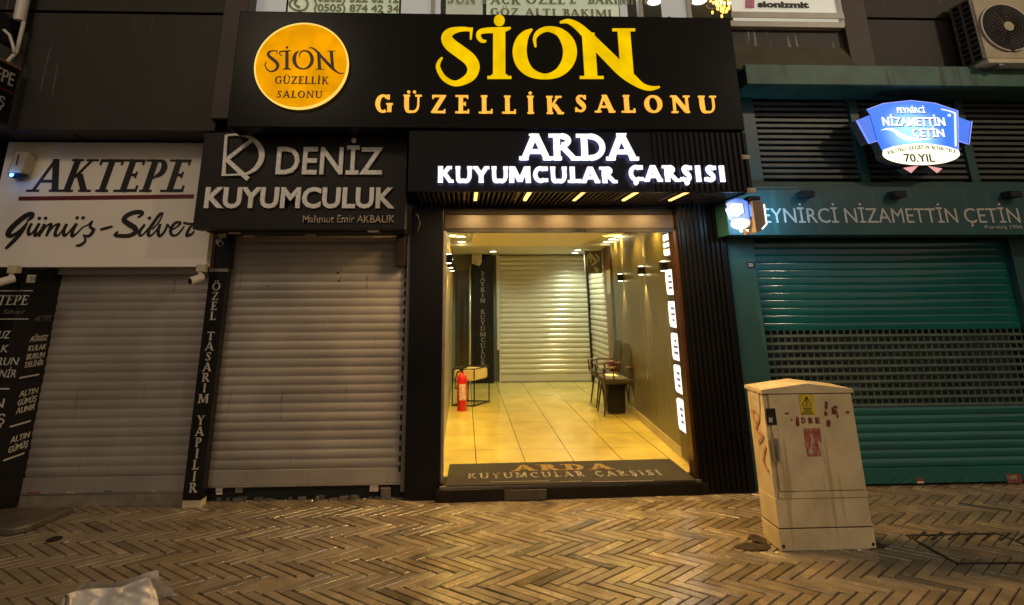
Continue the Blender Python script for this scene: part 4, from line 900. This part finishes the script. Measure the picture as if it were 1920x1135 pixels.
# louvres
YLv = 4.82; lz0 = P(1600, 343, YLv).z; lz1 = zb_
box(2.6, 9.5, 5.2, 5.3, lz0-.2, lz1+.1).build('vent_backing', m_dark, tb)
def vx(a_, b_): return (P(*a_, YLv).x+P(*b_, YLv).x)/2
xs_ = [vx((1402,180),(1421,340)), vx((1599,180),(1616,340)), vx((1798,180),(1818,340)), vx((1985,180),(2005,340)), vx((2170,180),(2190,340))]
for i, x_ in enumerate(xs_): box(x_-(.05 if i else .12), x_+.035, YLv-.03, YLv+.06, lz0, lz1+.02).build('vent_post', m_teal, tb, .004)
box(xs_[0]-.12, 9.5, YLv-.05, YLv+.05, lz0-.07, lz0).build('vent_sill', m_teal, tb, .006)
m_lv = M('louvre_paint', (.060,.064,.052), .4, .1, .25, 6)
for i in range(4):
    lv = MB(); n = 14
    for k in range(n):
        z = lz0+.03+(lz1-lz0-.05)*k/n; wz = .028
        lv.add([(xs_[i]+.03, YLv+.045, z), (xs_[i+1]-.04, YLv+.045, z), (xs_[i+1]-.04, YLv-.005, z+.012), (xs_[i]+.03, YLv-.005, z+.012), (xs_[i]+.03, YLv-.005, z+.012+wz), (xs_[i+1]-.04, YLv-.005, z+.012+wz), (xs_[i]+.03, YLv+.0, z+.014+wz), (xs_[i+1]-.04, YLv+.0, z+.014+wz)], [(0,1,2,3),(3,2,5,4),(4,5,7,6)])
    lv.build('louvre_blades', m_lv, tb)
# lettered band
YT = 4.66; bz1 = lz0-.07; bz1 = min(bz1, P(1650,356,YT).z); bz0 = P(1650, 441, YT).z
xt0 = P(1362, 400, YT).x
box(xt0, 9.5, YT, 4.94, bz0, bz1).build('lettered_band', m_teal, tb, .005)
box(xs_[0]-.14, 9.5, YT+.02, YLv-.05, bz1, bz1+.03).build('band_ledge', m_teal, tb)
m_tl = M('pale_flat_letters', (.46,.43,.39), .5, 0, .06)
sansP('PEYNİRCİ', 1413, 1573, 418, 391, YT-.001, .004, 'lettering', m_tl, tb)
sansP('NİZAMETTİN', 1586, 1797, 418, 391, YT-.001, .004, 'lettering', m_tl, tb)
sansP('ÇETİN', 1810, 1914, 418, 391, YT-.001, .004, 'lettering', m_tl, tb)
sansP('Kuruluş 1950', 1846, 1916, 429, 423, YT-.001, .008, 'lettering', m_dgrey, tb)
for px in (1505, 1675, 1888):
    q = P(px, 367, YT); box(q.x-.055, q.x+.055, YT-.09, YT, q.z-.03, q.z+.03).build('spot_fitting', m_dark, tb, .006)
# pillars
YT2 = 4.92
xp0 = (P(1362.7,444,YT2).x+P(1415.5,920,YT2).x)/2; xp1 = (P(1414,444,YT2).x+P(1444,712,YT2).x)/2
box(xp0, xp1, YT2, 5.1, 0, bz0).build('pillar', m_teal, tb, .006)
xp2 = P(1885, 440, YT2).x; 
box(xp2+.02, 9.5, YT2, 5.1, 0, bz0).build('pillar', m_teal, tb, .006)
box(xp1, xp2+.02, 5.05, 5.1, P(1650,482,5.0).z, bz0).build('shutter_box', m_teal, tb)
c_ = P(1408, 497, YT2); box(c_.x-.035, c_.x+.035, YT2-.006, YT2, c_.z-.028, c_.z+.028).build('number_plate', m_dark, tb, .002)
sansP('20', 1404, 1412, 500, 494, YT2-.007, .002, 'lettering', m_dgrey, tb)
box(xp1, xp2, 5.08, 5.09, .4, 1.5).build('window_glass', M('dark_glass', (.035,.045,.04), .12, 0, .5, 2), tb)
for (px, py) in ((1598,730),(1606,730)): q = P(px, py, 5.07); MB().disc((q.x, 5.07, q.z), .009, 'y', .01, 12).build('shop_lamp', M('tiny_lamp', (1,1,.8), .4, emis=(1,.95,.7), es=6), tb)
# shutter
YQ = 4.99
ts = thing('roller_shutter', 'teal roller shutter with a perforated band across its middle', 'shutter', (4, YQ, 0))
zp1 = P(1650, 619, YQ).z; zp0 = P(1650, 764, YQ).z; ztq = bz0-.02
curtain((xp1, YQ), (xp2+.02, YQ), zp1, ztq, .0665, .0055, m_tealsh, ts, nx=20, wav=.0006, flat=True)
curtain((xp1, YQ), (xp2+.02, YQ), .14, zp0, .0665, .009, m_tealsh, ts, nx=20)
box(xp1, xp2+.02, YQ-.018, YQ+.01, .02, .14).build('bottom_bar', m_tealsh, ts, .003)
mb = MB(); n = round((zp1-zp0)/.0665); p_ = (zp1-zp0)/n; m_gr = M('grille_paint', (.060,.085,.070), .35, .1, .25, 5)
for k in range(n):
    z = zp0+k*p_
    mb.add([(xp1, YQ-.002, z), (xp2+.02, YQ-.002, z), (xp2+.02, YQ-.013, z+.012), (xp1, YQ-.013, z+.012), (xp1, YQ-.010, z+.027), (xp2+.02, YQ-.010, z+.027), (xp1, YQ+.002, z+.033), (xp2+.02, YQ+.002, z+.033)], [(0,1,2,3),(3,2,5,4),(4,5,7,6)])
    x_ = xp1+.02
    while x_ < xp2-.02: mb.box(x_, x_+.014, YQ-.004, YQ+.002, z+.030, z+p_+.002); x_ += .062
mb.build('perforated_band', m_gr, ts)
for a in ((1722,900,.07,.028,m_s2),(1722,903,.06,.012,m_plwhite)): sticker(*a, ts, Y=YQ, off=.0195 if a[4] is m_s2 else .022)
sticker(1897, 896, .13, .07, m_s2, ts, Y=YQ, off=.02); sansP('TAPE', 1887, 1908, 899, 892, YQ-.0225, .002, 'lettering', m_s1, ts)

# badge sign
YG = 4.52
bd = thing('badge_sign', 'glowing blue and white badge-shaped sign with wings on the louvred vents', 'shop sign', (P(1713,260,YG).x, YG, 2.9))
def badge_mat(name, c0, c1, es, ctr, rad):  # pale centre: printed gradient plus the sign lamp's hot spot, put into emission
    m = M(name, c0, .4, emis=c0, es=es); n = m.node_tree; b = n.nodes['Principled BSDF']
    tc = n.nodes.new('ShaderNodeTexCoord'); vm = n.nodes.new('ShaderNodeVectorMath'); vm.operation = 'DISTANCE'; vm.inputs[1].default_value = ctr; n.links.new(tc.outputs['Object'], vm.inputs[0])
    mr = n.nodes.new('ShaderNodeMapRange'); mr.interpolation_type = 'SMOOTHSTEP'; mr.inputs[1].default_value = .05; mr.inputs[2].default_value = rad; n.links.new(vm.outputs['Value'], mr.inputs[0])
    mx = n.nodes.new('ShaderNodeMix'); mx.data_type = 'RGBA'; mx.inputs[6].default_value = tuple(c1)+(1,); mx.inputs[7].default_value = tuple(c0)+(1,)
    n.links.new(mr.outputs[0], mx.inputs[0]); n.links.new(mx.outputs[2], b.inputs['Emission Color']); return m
m_case = M('grey_casing', (.10,.085,.075), .5)
def badge(map_, parent, th, mats, letters=True):
    """map_(x, y) -> 3D point on the face; th = thickness vector (backwards)"""
    blue, blue2, white, pink = mats
    th = Vector(th); front = -th.normalized()
    def pl(pts, name, mat, lift=0., t=None):
        if th.length > .02: MB().prism([map_(*p)+front*(lift-.004) for p in pts], th).build('casing', m_case, parent)
        return MB().prism([map_(*p)+front*lift for p in pts], -front*.0035).build(name, mat, parent)
    centre = [(300,240),(500,165),(680,138),(850,127),(1000,135),(1150,160),(1437,255),(1443,740),(1300,695),(1100,662),(950,655),(750,670),(600,705),(495,748),(440,640),(345,300)]
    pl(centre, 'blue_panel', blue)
    pl([(172,375),(345,302),(440,632),(330,665)], 'wing', blue2, -.008); pl([(1438,320),(1613,385),(1578,675),(1446,630)], 'wing', blue2, -.008)
    el = [(978+484*math.cos(R(a)), 797+138*math.sin(R(a))) for a in range(0, 181, 10)]+[(500,745),(620,702),(760,675),(950,660),(1100,668),(1300,700),(1445,745)]
    pl(el, 'white_oval', white, .006)
    pl([(770,965),(960,938),(870,1030)], 'ribbon_tail', pink, -.01); pl([(1080,938),(1260,975),(1195,1030)], 'ribbon_tail', pink, -.01)
Bc = P(1710, 247, YG)
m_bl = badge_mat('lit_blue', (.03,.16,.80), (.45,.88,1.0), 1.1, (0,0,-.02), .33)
m_bl2 = M('lit_blue_wing', (.02,.1,.5), .4, 0, .08, 3, emis=(.06,.18,.78), es=1.0)
m_bw = M('lit_oval', (.9,.9,.7), .4, 0, .06, 3, emis=(1,1,.74), es=1.15)
m_pk = M('lit_pink', (.6,.2,.2), .4, 0, .05, emis=(.85,.42,.42), es=.8)
bp = lambda x, y: P(1580+x/6.675, 170+y/6.675, YG)
bd.location = Bc; bd['_org'] = tuple(Bc)
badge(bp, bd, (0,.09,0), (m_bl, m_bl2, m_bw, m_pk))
m_wt = M('lit_white_text', (.9,.9,.9), .4, 0, 0, emis=(1,1,1), es=1.15); m_bt = M('dark_sign_text', (.03,.03,.03), .5)
m_shd = M('navy_text_shade', (.01,.03,.1), .5, emis=(.02,.06,.25), es=.6)
def btext(s, xl, xr, yb, yt, mat, rise=0., d=.006, **k):
    a_ = bp(xl, yb); b_ = bp(xr, yb-rise*0); t_ = bp((xl+xr)/2, yt); u = (bp(xr, yb+rise)-bp(xl, yb)); w_ = u.length; u.normalize(); z_ = bp(xl, yb)
    return sans(s, (z_.x, YG-.001, z_.z), u, EZ, w_, (bp(xl, yt)-bp(xl, yb)).z, d, 'lettering', mat, bd, **k)
for dx, mt, d in ((11, m_shd, .003), (0, m_wt, .006)):
    btext('PEYNİRCİ', 685+dx, 1030+dx, 280+dx, 215+dx, mt, 0, d, bold=.0)
    btext('NİZAMETTİN', 505+dx, 1285+dx, 440+dx, 335+dx, mt, 5, d, bold=.012)
    btext('ÇETİN', 880+dx, 1275+dx, 580+dx, 480+dx, mt, 5, d, bold=.012)
def curvetext(s, pts_fn, cap, mat):
    n = len(s)
    for i, chh in enumerate(s):
        if chh == ' ': continue
        x, y, an = pts_fn((i+.5)/n); p_ = bp(x, y); w_ = cap*.62*(.35 if chh in 'Iİ' else 1)
        u = Vector((math.cos(an), 0, math.sin(an))); v = Vector((-math.sin(an), 0, math.cos(an)))
        sans(chh, Vector((p_.x, YG-.0075, p_.z))-u*w_/2, u, v, w_, cap, .003, 'lettering', mat, bd)
curvetext('KALİTELİ LEZZETİN ALTIN YILI', lambda t: (565+835*t, 812-80*math.sin(math.pi*(t*.86+.04)), math.cos(math.pi*(t*.86+.04))*.32), .032, m_bt)
a_ = bp(770, 895); b_ = bp(1150, 890); sans('70.YIL', (a_.x, YG-.0075, a_.z), EX, EZ, b_.x-a_.x, bp(770,797).z-a_.z, .003, 'lettering', m_bt, bd, bold=.01)
class BI(Ink): pass
ink = Ink((0, YG-.001, 0), EX, EZ, .006)
def bpt(x, y, w): q = bp(x, y); return (q.x, q.z, w/6.675/200*.95)
ink.stroke([bpt(480,498,4), bpt(560,482,20), bpt(650,505,42), bpt(720,560,60), bpt(820,600,50), bpt(950,610,30), bpt(1100,600,8)])
ink.stroke([bpt(1230,235,8), bpt(1320,255,10), bpt(1400,285,16)], True); ink.stroke([bpt(1403,280,16), bpt(1410,700,14)], False)
ink.dot(*bpt(1330,312,1)[:2], .012); ink.build('swoosh', m_wt, bd)
for rimpts in (((300,240),(500,165),(850,127),(1150,160),(1437,255),(1443,740)), ((172,375),(330,665),(440,632)), ((1613,385),(1578,675),(1446,630))):
    ink = Ink((0, YG-.002, 0), EX, EZ, .004); ink.stroke([bpt(x, y, 9) for x, y in rimpts], False); ink.build('outline', M('violet_outline', (.3,.3,.8), .4, emis=(.35,.4,1), es=.9), bd)
# small projecting double sided badge
Xb = P(1412, 400, 4.32).x
pj = thing('projecting_sign', 'small two-sided glowing blue badge sign sticking out beside the black column', 'shop sign', (Xb, 4.4, 2.2))
# left face is the plane from (1380) near to (1412) far? the front edge is the thick brown side
Yn = 4.22
e0 = P(1413, 402, Yn).x; e1 = P(1436, 402, Yn).x
zt_ = P(1424, 372, Yn).z; zb_ = P(1424, 437, Yn).z
fx = e0; 
def fmap(x, y):    # badge unit coordinates onto the left face (plane X = fx), narrow depth
    u = (x-172)/(1613-172); v = (y-127)/(1030-127); return Vector((fx-.0-.13*(1-u), Yn+.02+(1-u)*.20, zt_-(zt_-zb_)*v*1.02+.02))
m_bls = M('lit_blue_small', (.03,.16,.8), .4, 0, .3, 9, emis=(.04,.20,.9), es=1.0)
badge(fmap, pj, (.012,-.006,0), (m_bls, m_bls, m_bw, m_bw))
mb = MB(); mb.prism([fmap(620,240)+Vector((-.006,-.006,0)), fmap(1180,300)+Vector((-.006,-.006,0)), fmap(1200,520)+Vector((-.006,-.006,0)), fmap(900,600)+Vector((-.006,-.006,0)), fmap(600,560)+Vector((-.006,-.006,0)), fmap(520,330)+Vector((-.006,-.006,0))], (.003,.002,0)).build('lettering_glow', m_wt, pj)
mb = MB(); zc = (zt_+zb_)/2
mb.prism([(e0+.002, Yn, zt_-.02), (e1-.03, Yn, zt_-.015), (e1, Yn, zt_-.06), (e1, Yn, zc-.08), (e1-.05, Yn, zb_+.02), (e0+.002, Yn, zb_+.0)], (0,.20,0)); mb.build('casing', M('tan_casing', (.24,.165,.12), .5, 0, .1), pj, .006)
MB().box(e0-.0, e1-.01, Yn+.03, Yn+.12, zt_-.01, zt_+.025).build('mounting_cap', m_black, pj, .004)
MB().tube([(e1-.06, Yn+.08, zt_), (e1-.06, 4.6, zt_+.0)], .012).build('bracket', m_steel, pj)
ink = Ink((0, Yn-.001, 0), EX, EZ, .004); ink.stroke([(e1-.006, zt_-.05, .012), (e1-.006, zc-.07, .012), (e1-.05, zb_+.03, .01)], False); ink.build('lit_edge', m_wt, pj)
lit('sign_light', 'AREA', (e1+.10, Yn+.14, zc+.03), 5.0, (.2,.6,1), .2, Vector((.5,.85,.12)).to_track_quat('-Z','Y').to_euler(), pj)
lit('sign_light', 'AREA', (e0-.17, Yn+.1, zc), .8, (.6,.78,1), .2, Vector((-1,.3,.1)).to_track_quat('-Z','Y').to_euler(), pj)
for (px, py) in ((1398, 295), (1409, 357)):
    q = P(px, py, YA-.01); tag(MB().box(q.x-.035, q.x+.035, YA-.02, YA+.02, q.z-.018, q.z+.018).tube([(q.x-.02, YA-.03, q.z), (q.x-.02, YA-.018, q.z)], .009, 8).build('cable_clip', m_cream, None, .003), 'upper cream cable clip on the right edge of the black canopy' if py < 300 else 'lower cream cable clip on the canopy corner over the small blue sign', 'clip', 'cream cable clips')
# air conditioner
YAC = 4.33
acu = thing('air_conditioner', 'cream outdoor air conditioner unit with round black fan grille at the upper right', 'air conditioner', (P(1880,60,YAC).x, YAC, zt_))
ax0 = (P(1827,0,YAC).x+P(1848,118,YAC).x)/2; az0 = P(1885,119,YAC).z; az1 = P(1885,2,YAC).z+.03; ax1 = ax0+.92
m_ac = M('aged_cream', (.46,.39,.26), .5, 0, .12, 5)
box(ax0, ax1, YAC, YAC+.22, az0+.045, az1).build('casing', m_ac, acu, .012)
box(ax0-.006, ax1+.006, YAC-.01, YAC+.22, az0, az0+.043).build('base_tray', M('pale_tray', (.6,.53,.36), .45), acu, .005)
box(ax0-.01, ax1+.01, YAC-.012, YAC+.225, az1+.001, az1+.025).build('top_cover', m_ac, acu, .006)
fc = P(1886, 52, YAC-.01); fr = (P(1932,52,YAC).x-P(1842,52,YAC).x)/2
MB().disc((fc.x, YAC-.012, fc.z), fr*.98, 'y', .024, 48).build('fan_well', m_dark, acu)
mb = MB()
for k in range(1, 8): 
    r_ = fr*(.22+.76*k/7.); n_ = 48
    pts = [(fc.x+r_*math.cos(2*math.pi*i/n_), YAC-.03+.012*(k/7.)**2, fc.z+r_*math.sin(2*math.pi*i/n_)) for i in range(n_+1)]; mb.tube(pts, .0035, 5)
for k in range(24): a_ = 2*math.pi*k/24; mb.tube([(fc.x+fr*.2*math.cos(a_), YAC-.03, fc.z+fr*.2*math.sin(a_)), (fc.x+fr*.98*math.cos(a_), YAC-.018, fc.z+fr*.98*math.sin(a_))], .0028, 5)
fg_ = mb.build('fan_grille', M('dark_wire', (.06,.045,.03), .4, .3), acu)
n_ = 48; mb = MB().tube([(fc.x+fr*1.01*math.cos(2*math.pi*i/n_), YAC-.014, fc.z+fr*1.01*math.sin(2*math.pi*i/n_)) for i in range(n_+1)], .009, 8); mb.build('fan_ring', m_plwhite, acu, smooth=True)
sub(MB().disc((fc.x, YAC-.035, fc.z), fr*.2, 'y', .012, 28).build('hub_cap', m_ac, acu), fg_)
mb = MB(); nz_ = 11; sx0 = ax0-.022
for k in range(nz_+1): z_ = az0+.05+(az1-az0-.06)*k/nz_; mb.box(sx0, ax0-.002, YAC+.01, YAC+.215, z_-.004, z_+.004)
for y_ in (.01, .11, .205): mb.box(sx0-.002, ax0-.002, YAC+y_, YAC+y_+.009, az0+.045, az1)
mb.build('side_grille', M('grey_grille', (.16,.14,.13), .4), acu)
box(ax0-.0018, ax0-.0008, YAC+.01, YAC+.215, az0+.05, az1-.01).build('coil', m_dark, acu)
box(ax0+.1, ax0+.14, YAC, YR, az0-.02, az0-.001).build('bracket', m_steel, acu); box(ax1-.2, ax1-.16, YAC, YR, az0-.02, az0-.001).build('bracket', m_steel, acu)

# ================================================================ ELECTRICAL CABINET
YX = 3.86
cb = thing('electrical_cabinet', 'dirty cream electrical cabinet with gabled top, hazard sticker and torn red posters', 'electrical cabinet', (2.36, 3.9, 0))
m_cab = streaks(M('stained_cream_paint', (.58,.47,.28), .62, 0, .2, 5, .12, 60), (.42,.33,.18), .60, 20, 1.1)
x0 = 2.04; x1 = 2.672; yb_ = 4.07
zd1 = P(1510, 737, YX).z; zd0 = P(1530, 921, YX).z; zl2 = P(1530, 934, YX).z; zl3 = P(1540, 990, YX).z; za_ = P(1505, 713, YX).z
box(x0, x1, YX, yb_, 0, zl3-.004).build('base', m_cab, cb, .004)
box(x0+.003, x1-.003, YX+.003, yb_-.003, zl3-.004, zl3+.002).build('seam', m_wdarm, cb)
box(x0+.004, x1-.004, YX+.002, yb_, zl3+.002, zl2-.003).build('plinth_panel', m_cab, cb, .003)
box(x0+.006, x1-.006, YX+.006, yb_-.003, zl2-.003, zd1).build('body', m_cab, cb)
door_ = box(x0+.04, x1-.01, YX-.008, YX+.004, zd0+.004, zd1-.008).build('door', m_cab, cb, .003)
box(x0+.03, x1-.002, YX-.004, YX+.004, zl2, zd0-.002).build('lower_strip', m_cab, cb, .002)
box(x0+.01, x1-.01, YX-.003, YX+.0055, zd1-.008, zd1+.0005).build('seam', m_wdarm, cb)
xm = (x0+x1)/2; ym = (YX+yb_)/2; zr = zd1+.012
rf = MB().prism([(x0-.006,YX-.012,zd1),(x1+.006,YX-.012,zd1),(x1+.006,YX-.012,zr+.012),(xm,YX-.012,zr+.05),(x0-.006,YX-.012,zr+.012)], (0,yb_-YX+.018,0))
rf.build('gabled_roof', m_cab, cb)
def cp(px, py): return P(px, py, YX-.009)
def cquad(px0, py0, px1, py1, name, mat, d=.003):
    a_ = cp((px0+px1)/2, py0); b_ = cp((px0+px1)/2, py1); wl = cp(px0, (py0+py1)/2).x; wr = cp(px1, (py0+py1)/2).x
    return box(wl, wr, YX-.009-d, YX-.009, b_.z, a_.z).build(name, mat, cb)
mw_ = cquad(1437, 766, 1455, 797, 'meter_window', m_dark, .002)
sub(cquad(1441, 783, 1448, 792, 'meter', m_s1, .004), mw_)
q = cquad(1448, 822, 1458, 865, 'door_handle', m_steel, .02)
sub(cquad(1449, 835, 1455, 862, 'handle_recess', m_s3, .022), q)
cquad(1500, 740, 1527, 778, 'hazard_sticker', M('hazard_yellow', (.62,.44,.02), .5, 0, .15, 20), .002)
ti = TraceInk(1360, 680, 2.987, YX-.0115, .0015)
ti.tr([(455,190,4),(428,243,4),(483,243,4),(455,190,4)], False); ti.tr([(457,200,5),(450,216,5),(459,218,5),(452,236,3)], False)
for y_, w_ in ((256,46),(266,40),(276,50)): ti.tr([(460-w_/2,y_,3),(460+w_/2,y_,3)], False)
ti.tr([(428,286,3),(492,286,3)], False)
ti.build('hazard_symbol', m_ink, cb)
m_post = M('faded_red_poster', (.36,.10,.07), .7, 0, .55, 16, stretch=(1,1,2)); m_post2 = streaks(m_post, (.55,.42,.32), .52, 26, 9)
ti = TraceInk(1360, 680, 2.987, YX-.009, .0018); ti.tp([(438,370),(530,366),(540,450),(534,524),(462,526),(446,450)]); ti.build('torn_poster', m_post2, cb)
ti = TraceInk(1360, 680, 2.987, YX-.009, .0022)
rr4 = random.Random(9)
for (x_, y_, w_, h_) in ((404,330,20,60),(345,285,26,8),(372,320,8,12),(565,240,14,50),(562,285,18,26),(577,340,22,42),(615,250,26,16),(612,275,32,30),(684,278,20,12),(600,262,8,24),(628,300,10,20)):
    ti.tp([(x_-w_/2*rr4.uniform(.5,1), y_-h_/2), (x_+w_/2*rr4.uniform(.6,1), y_-h_/2*rr4.uniform(.6,1)), (x_+w_/2, y_+h_/3), (x_+w_/4*rr4.uniform(-1,1), y_+h_/2), (x_-w_/2, y_+h_/4)])
ti.build('poster_scraps', M('dark_red_scraps', (.17,.022,.016), .7, 0, .5, 30), cb)
for s_, xl, xr in (('D',1504,1511),('B',1517,1524),('E',1530,1538)): sansP(s_, xl, xr, 794, 783, YX-.0105, .002, 'lettering', M('red_print', (.16,.015,.012), .7), cb, bold=.03)
ti = TraceInk(1360, 680, 2.987, YX-.0112, .002); ti.td(482,412,7); ti.td(484,440,6); ti.tr([(482,425,5),(478,500,9)]); ti.td(478,500,14); ti.build('poster_marks', M('pale_marks', (.5,.4,.32), .7, 0, .3, 30), cb)
# scrawl and torn paper on the left side
def cside(y, z): return (x0-.0015+.003, y, z)
ink = Ink((x0+.004, 0, 0), (0,-1,0), EZ, .004)
ink.stroke([(-3.98,.72,.02),(-4.03,.8,.02),(-3.94,.78,.02),(-4.0,.68,.02),(-3.92,.66,.02),(-3.99,.6,.02)]); ink.stroke([(-3.9,.6,.015),(-3.95,.5,.02),(-3.9,.45,.015)]); ink.build('scrawl', M('pink_scrawl', (.42,.20,.13), .7, 0, .4, 30), cb)
ink = Ink((x0+.004, 0, 0), (0,-1,0), EZ, .003); ink.poly([(-4.04,.96),(-3.90,.97),(-3.91,.84),(-3.94,.76),(-3.98,.75),(-4.0,.88)]); ink.build('torn_paper', M('torn_paper', (.50,.42,.33), .8, 0, .2, 20), cb)
for x_ in (x0+.02, x1-.02): box(x_-.008, x_+.008, YX-.004, YX, .02, .036).build('bolt', m_dark, cb)
# dirt and broken paving by the cabinet
rr5 = random.Random(4)
def blotch(cx, cy, rx, ry, name, mat, z=.0035, h=.003, kind=True):
    pts = [(cx+rx*math.cos(a)*rr5.uniform(.65,1.1), cy+ry*math.sin(a)*rr5.uniform(.65,1.1), z) for a in [2*math.pi*k/16 for k in range(16)]]
    o = MB().prism(pts, (0,0,h)).build(name, mat); struct(o); return o
m_soil = M('damp_soil', (.035,.022,.012), .95, 0, .5, 25, .8, 80)
blotch(1.90, 3.93, .13, .07, 'dirt_patch', m_soil); blotch(1.97, 4.02, .06, .09, 'dirt_patch', m_soil)
blotch(2.68, 3.90, .10, .05, 'dirt_patch', m_soil)
# inspection cover frame with paving infill
mc = thing('inspection_cover', 'paved inspection cover outlined by dark gaps on the pavement at the right', 'cover', (3.4, 4.0, 0))
pts = [G(1700,1005), G(1795,1058), G(1925,1056), G(2020,1040), G(1925,1024), G(1871,1001)]
mb = MB()
for i in range(len(pts)):
    a_, b_ = pts[i], pts[(i+1)%len(pts)]; d = (b_-a_).normalized(); n_ = Vector((-d.y, d.x, 0))*.009
    mb.prism([a_-n_+Vector((0,0,-.002)), b_-n_+Vector((0,0,-.002)), b_+n_+Vector((0,0,-.002)), a_+n_+Vector((0,0,-.002))], (0,0,.006))
mb.build('frame', M('rusty_black_iron', (.018,.013,.009), .8), mc)
mb = MB()
for k in range(7):
    a_ = G(1735+k*32, 998+k*.4); b_ = G(1715+k*32, 1012+k*.5); d = (b_-a_).normalized(); n_ = Vector((-d.y, d.x, 0))*.006
    mb.prism([a_-n_, b_-n_, b_+n_, a_+n_], (0,0,.0045))
mb.build('joints', m_dark, mc)
# drain spot
g = G(102, 1012); tag(MB().disc((g.x, g.y, .004), .045, 'z', .006, 20).build('manhole', m_dark), 'small dark round drain cap in the pavement at the left', 'drain')
# litter
m_lit = M('litter_white', (.6,.56,.5), .6)
for i, (px, py, w) in enumerate(((124,1019,.012),(1611,1034,.012),(367,1059,.012))):
    g = G(px, py); tag(MB().prism([(g.x-w, g.y-w*.6, .004), (g.x+w, g.y-w, .006), (g.x+w*.7, g.y+w, .008), (g.x-w*.5, g.y+w*.8, .004)], (0,0,.004)).build('litter', m_lit if i < 2 else m_s3), ['tiny white scrap of litter beside the drain cap', 'tiny white scrap of litter at the foot of the cabinet', 'tiny dark scrap of litter on the pavement in the left foreground'][i], 'litter')
# plastic bag
def plastic_bag():
    m = M('thin_white_plastic', (.80,.76,.72), .3, 0, .10, 12, .5, 40); b = m.node_tree.nodes['Principled BSDF']; b.inputs['Alpha'].default_value = .86
    out = [(340,640),(352,580),(375,512),(440,466),(560,430),(700,412),(860,404),(1080,390),(1200,332),(1300,298),(1390,276),(1430,292),(1442,350),(1490,440),(1520,540),(1532,640)]
    rid = [(1410,270),(1250,335),(1080,415),(950,520),(850,610),(780,760),(740,900)]
    def top(x):
        for a, c in zip(out, out[1:]):
            if a[0] <= x <= c[0]: return a[1]+(c[1]-a[1])*(x-a[0])/(c[0]-a[0])
    def dr(x, y): return min(math.hypot(x-(a[0]+(c[0]-a[0])*t), y-(a[1]+(c[1]-a[1])*t)) for a, c in zip(rid, rid[1:]) for t in (0,.25,.5,.75,1))
    NX, NY = 56, 26; vs = []
    for i in range(NX+1):
        x = 340+(1532-340)*i/NX; y0 = top(x)
        for k in range(NY+1):
            t = k/NY; y = y0+(950-y0)*t
            f = .045*math.exp(-(dr(x, y)/70)**1.3)+.012*math.sin(x*.021+y*.013+2*math.sin(y*.008))+.006*math.sin(x*.019-y*.027+1.7*math.sin(y*.02))+.0022*math.sin(x*.037+y*.051+2*math.sin(x*.013))
            f += .03*math.exp(-((x-450)/22)**2)
            q = P(60+x/6.4, 1040+y/6.4, 3.36-.10*t-f); vs.append((q.x, q.y, max(q.z, .004)))
    n = NY+1; mb = MB().add(vs, [(i*n+k, (i+1)*n+k, (i+1)*n+k+1, i*n+k+1) for i in range(NX) for k in range(NY)])
    o = mb.build('plastic_bag', m, None, smooth=True)
    back = [(v[0], 3.42+.6*max(0, .14-v[2])+.01*math.sin(v[0]*31), v[2]*.96+.001) for v in vs]
    MB().add(back, [(i*n+k, (i+1)*n+k, (i+1)*n+k+1, i*n+k+1) for i in range(NX) for k in range(NY)]).build('back_fold', m, None, smooth=True).parent = o
    tag(o, 'crumpled translucent white plastic bag on the pavement at the lower left', 'plastic bag')
    kn = MB().tube([P(60+400/6.4, 1040+485/6.4, 3.27), P(60+425/6.4, 1040+530/6.4, 3.25), P(60+420/6.4, 1040+600/6.4, 3.24)], [.004,.009,.011], 8).build('knot', m_s3); kn.parent = o
plastic_bag()
for o in bpy.data.objects:
    if '_org' in o: del o['_org']
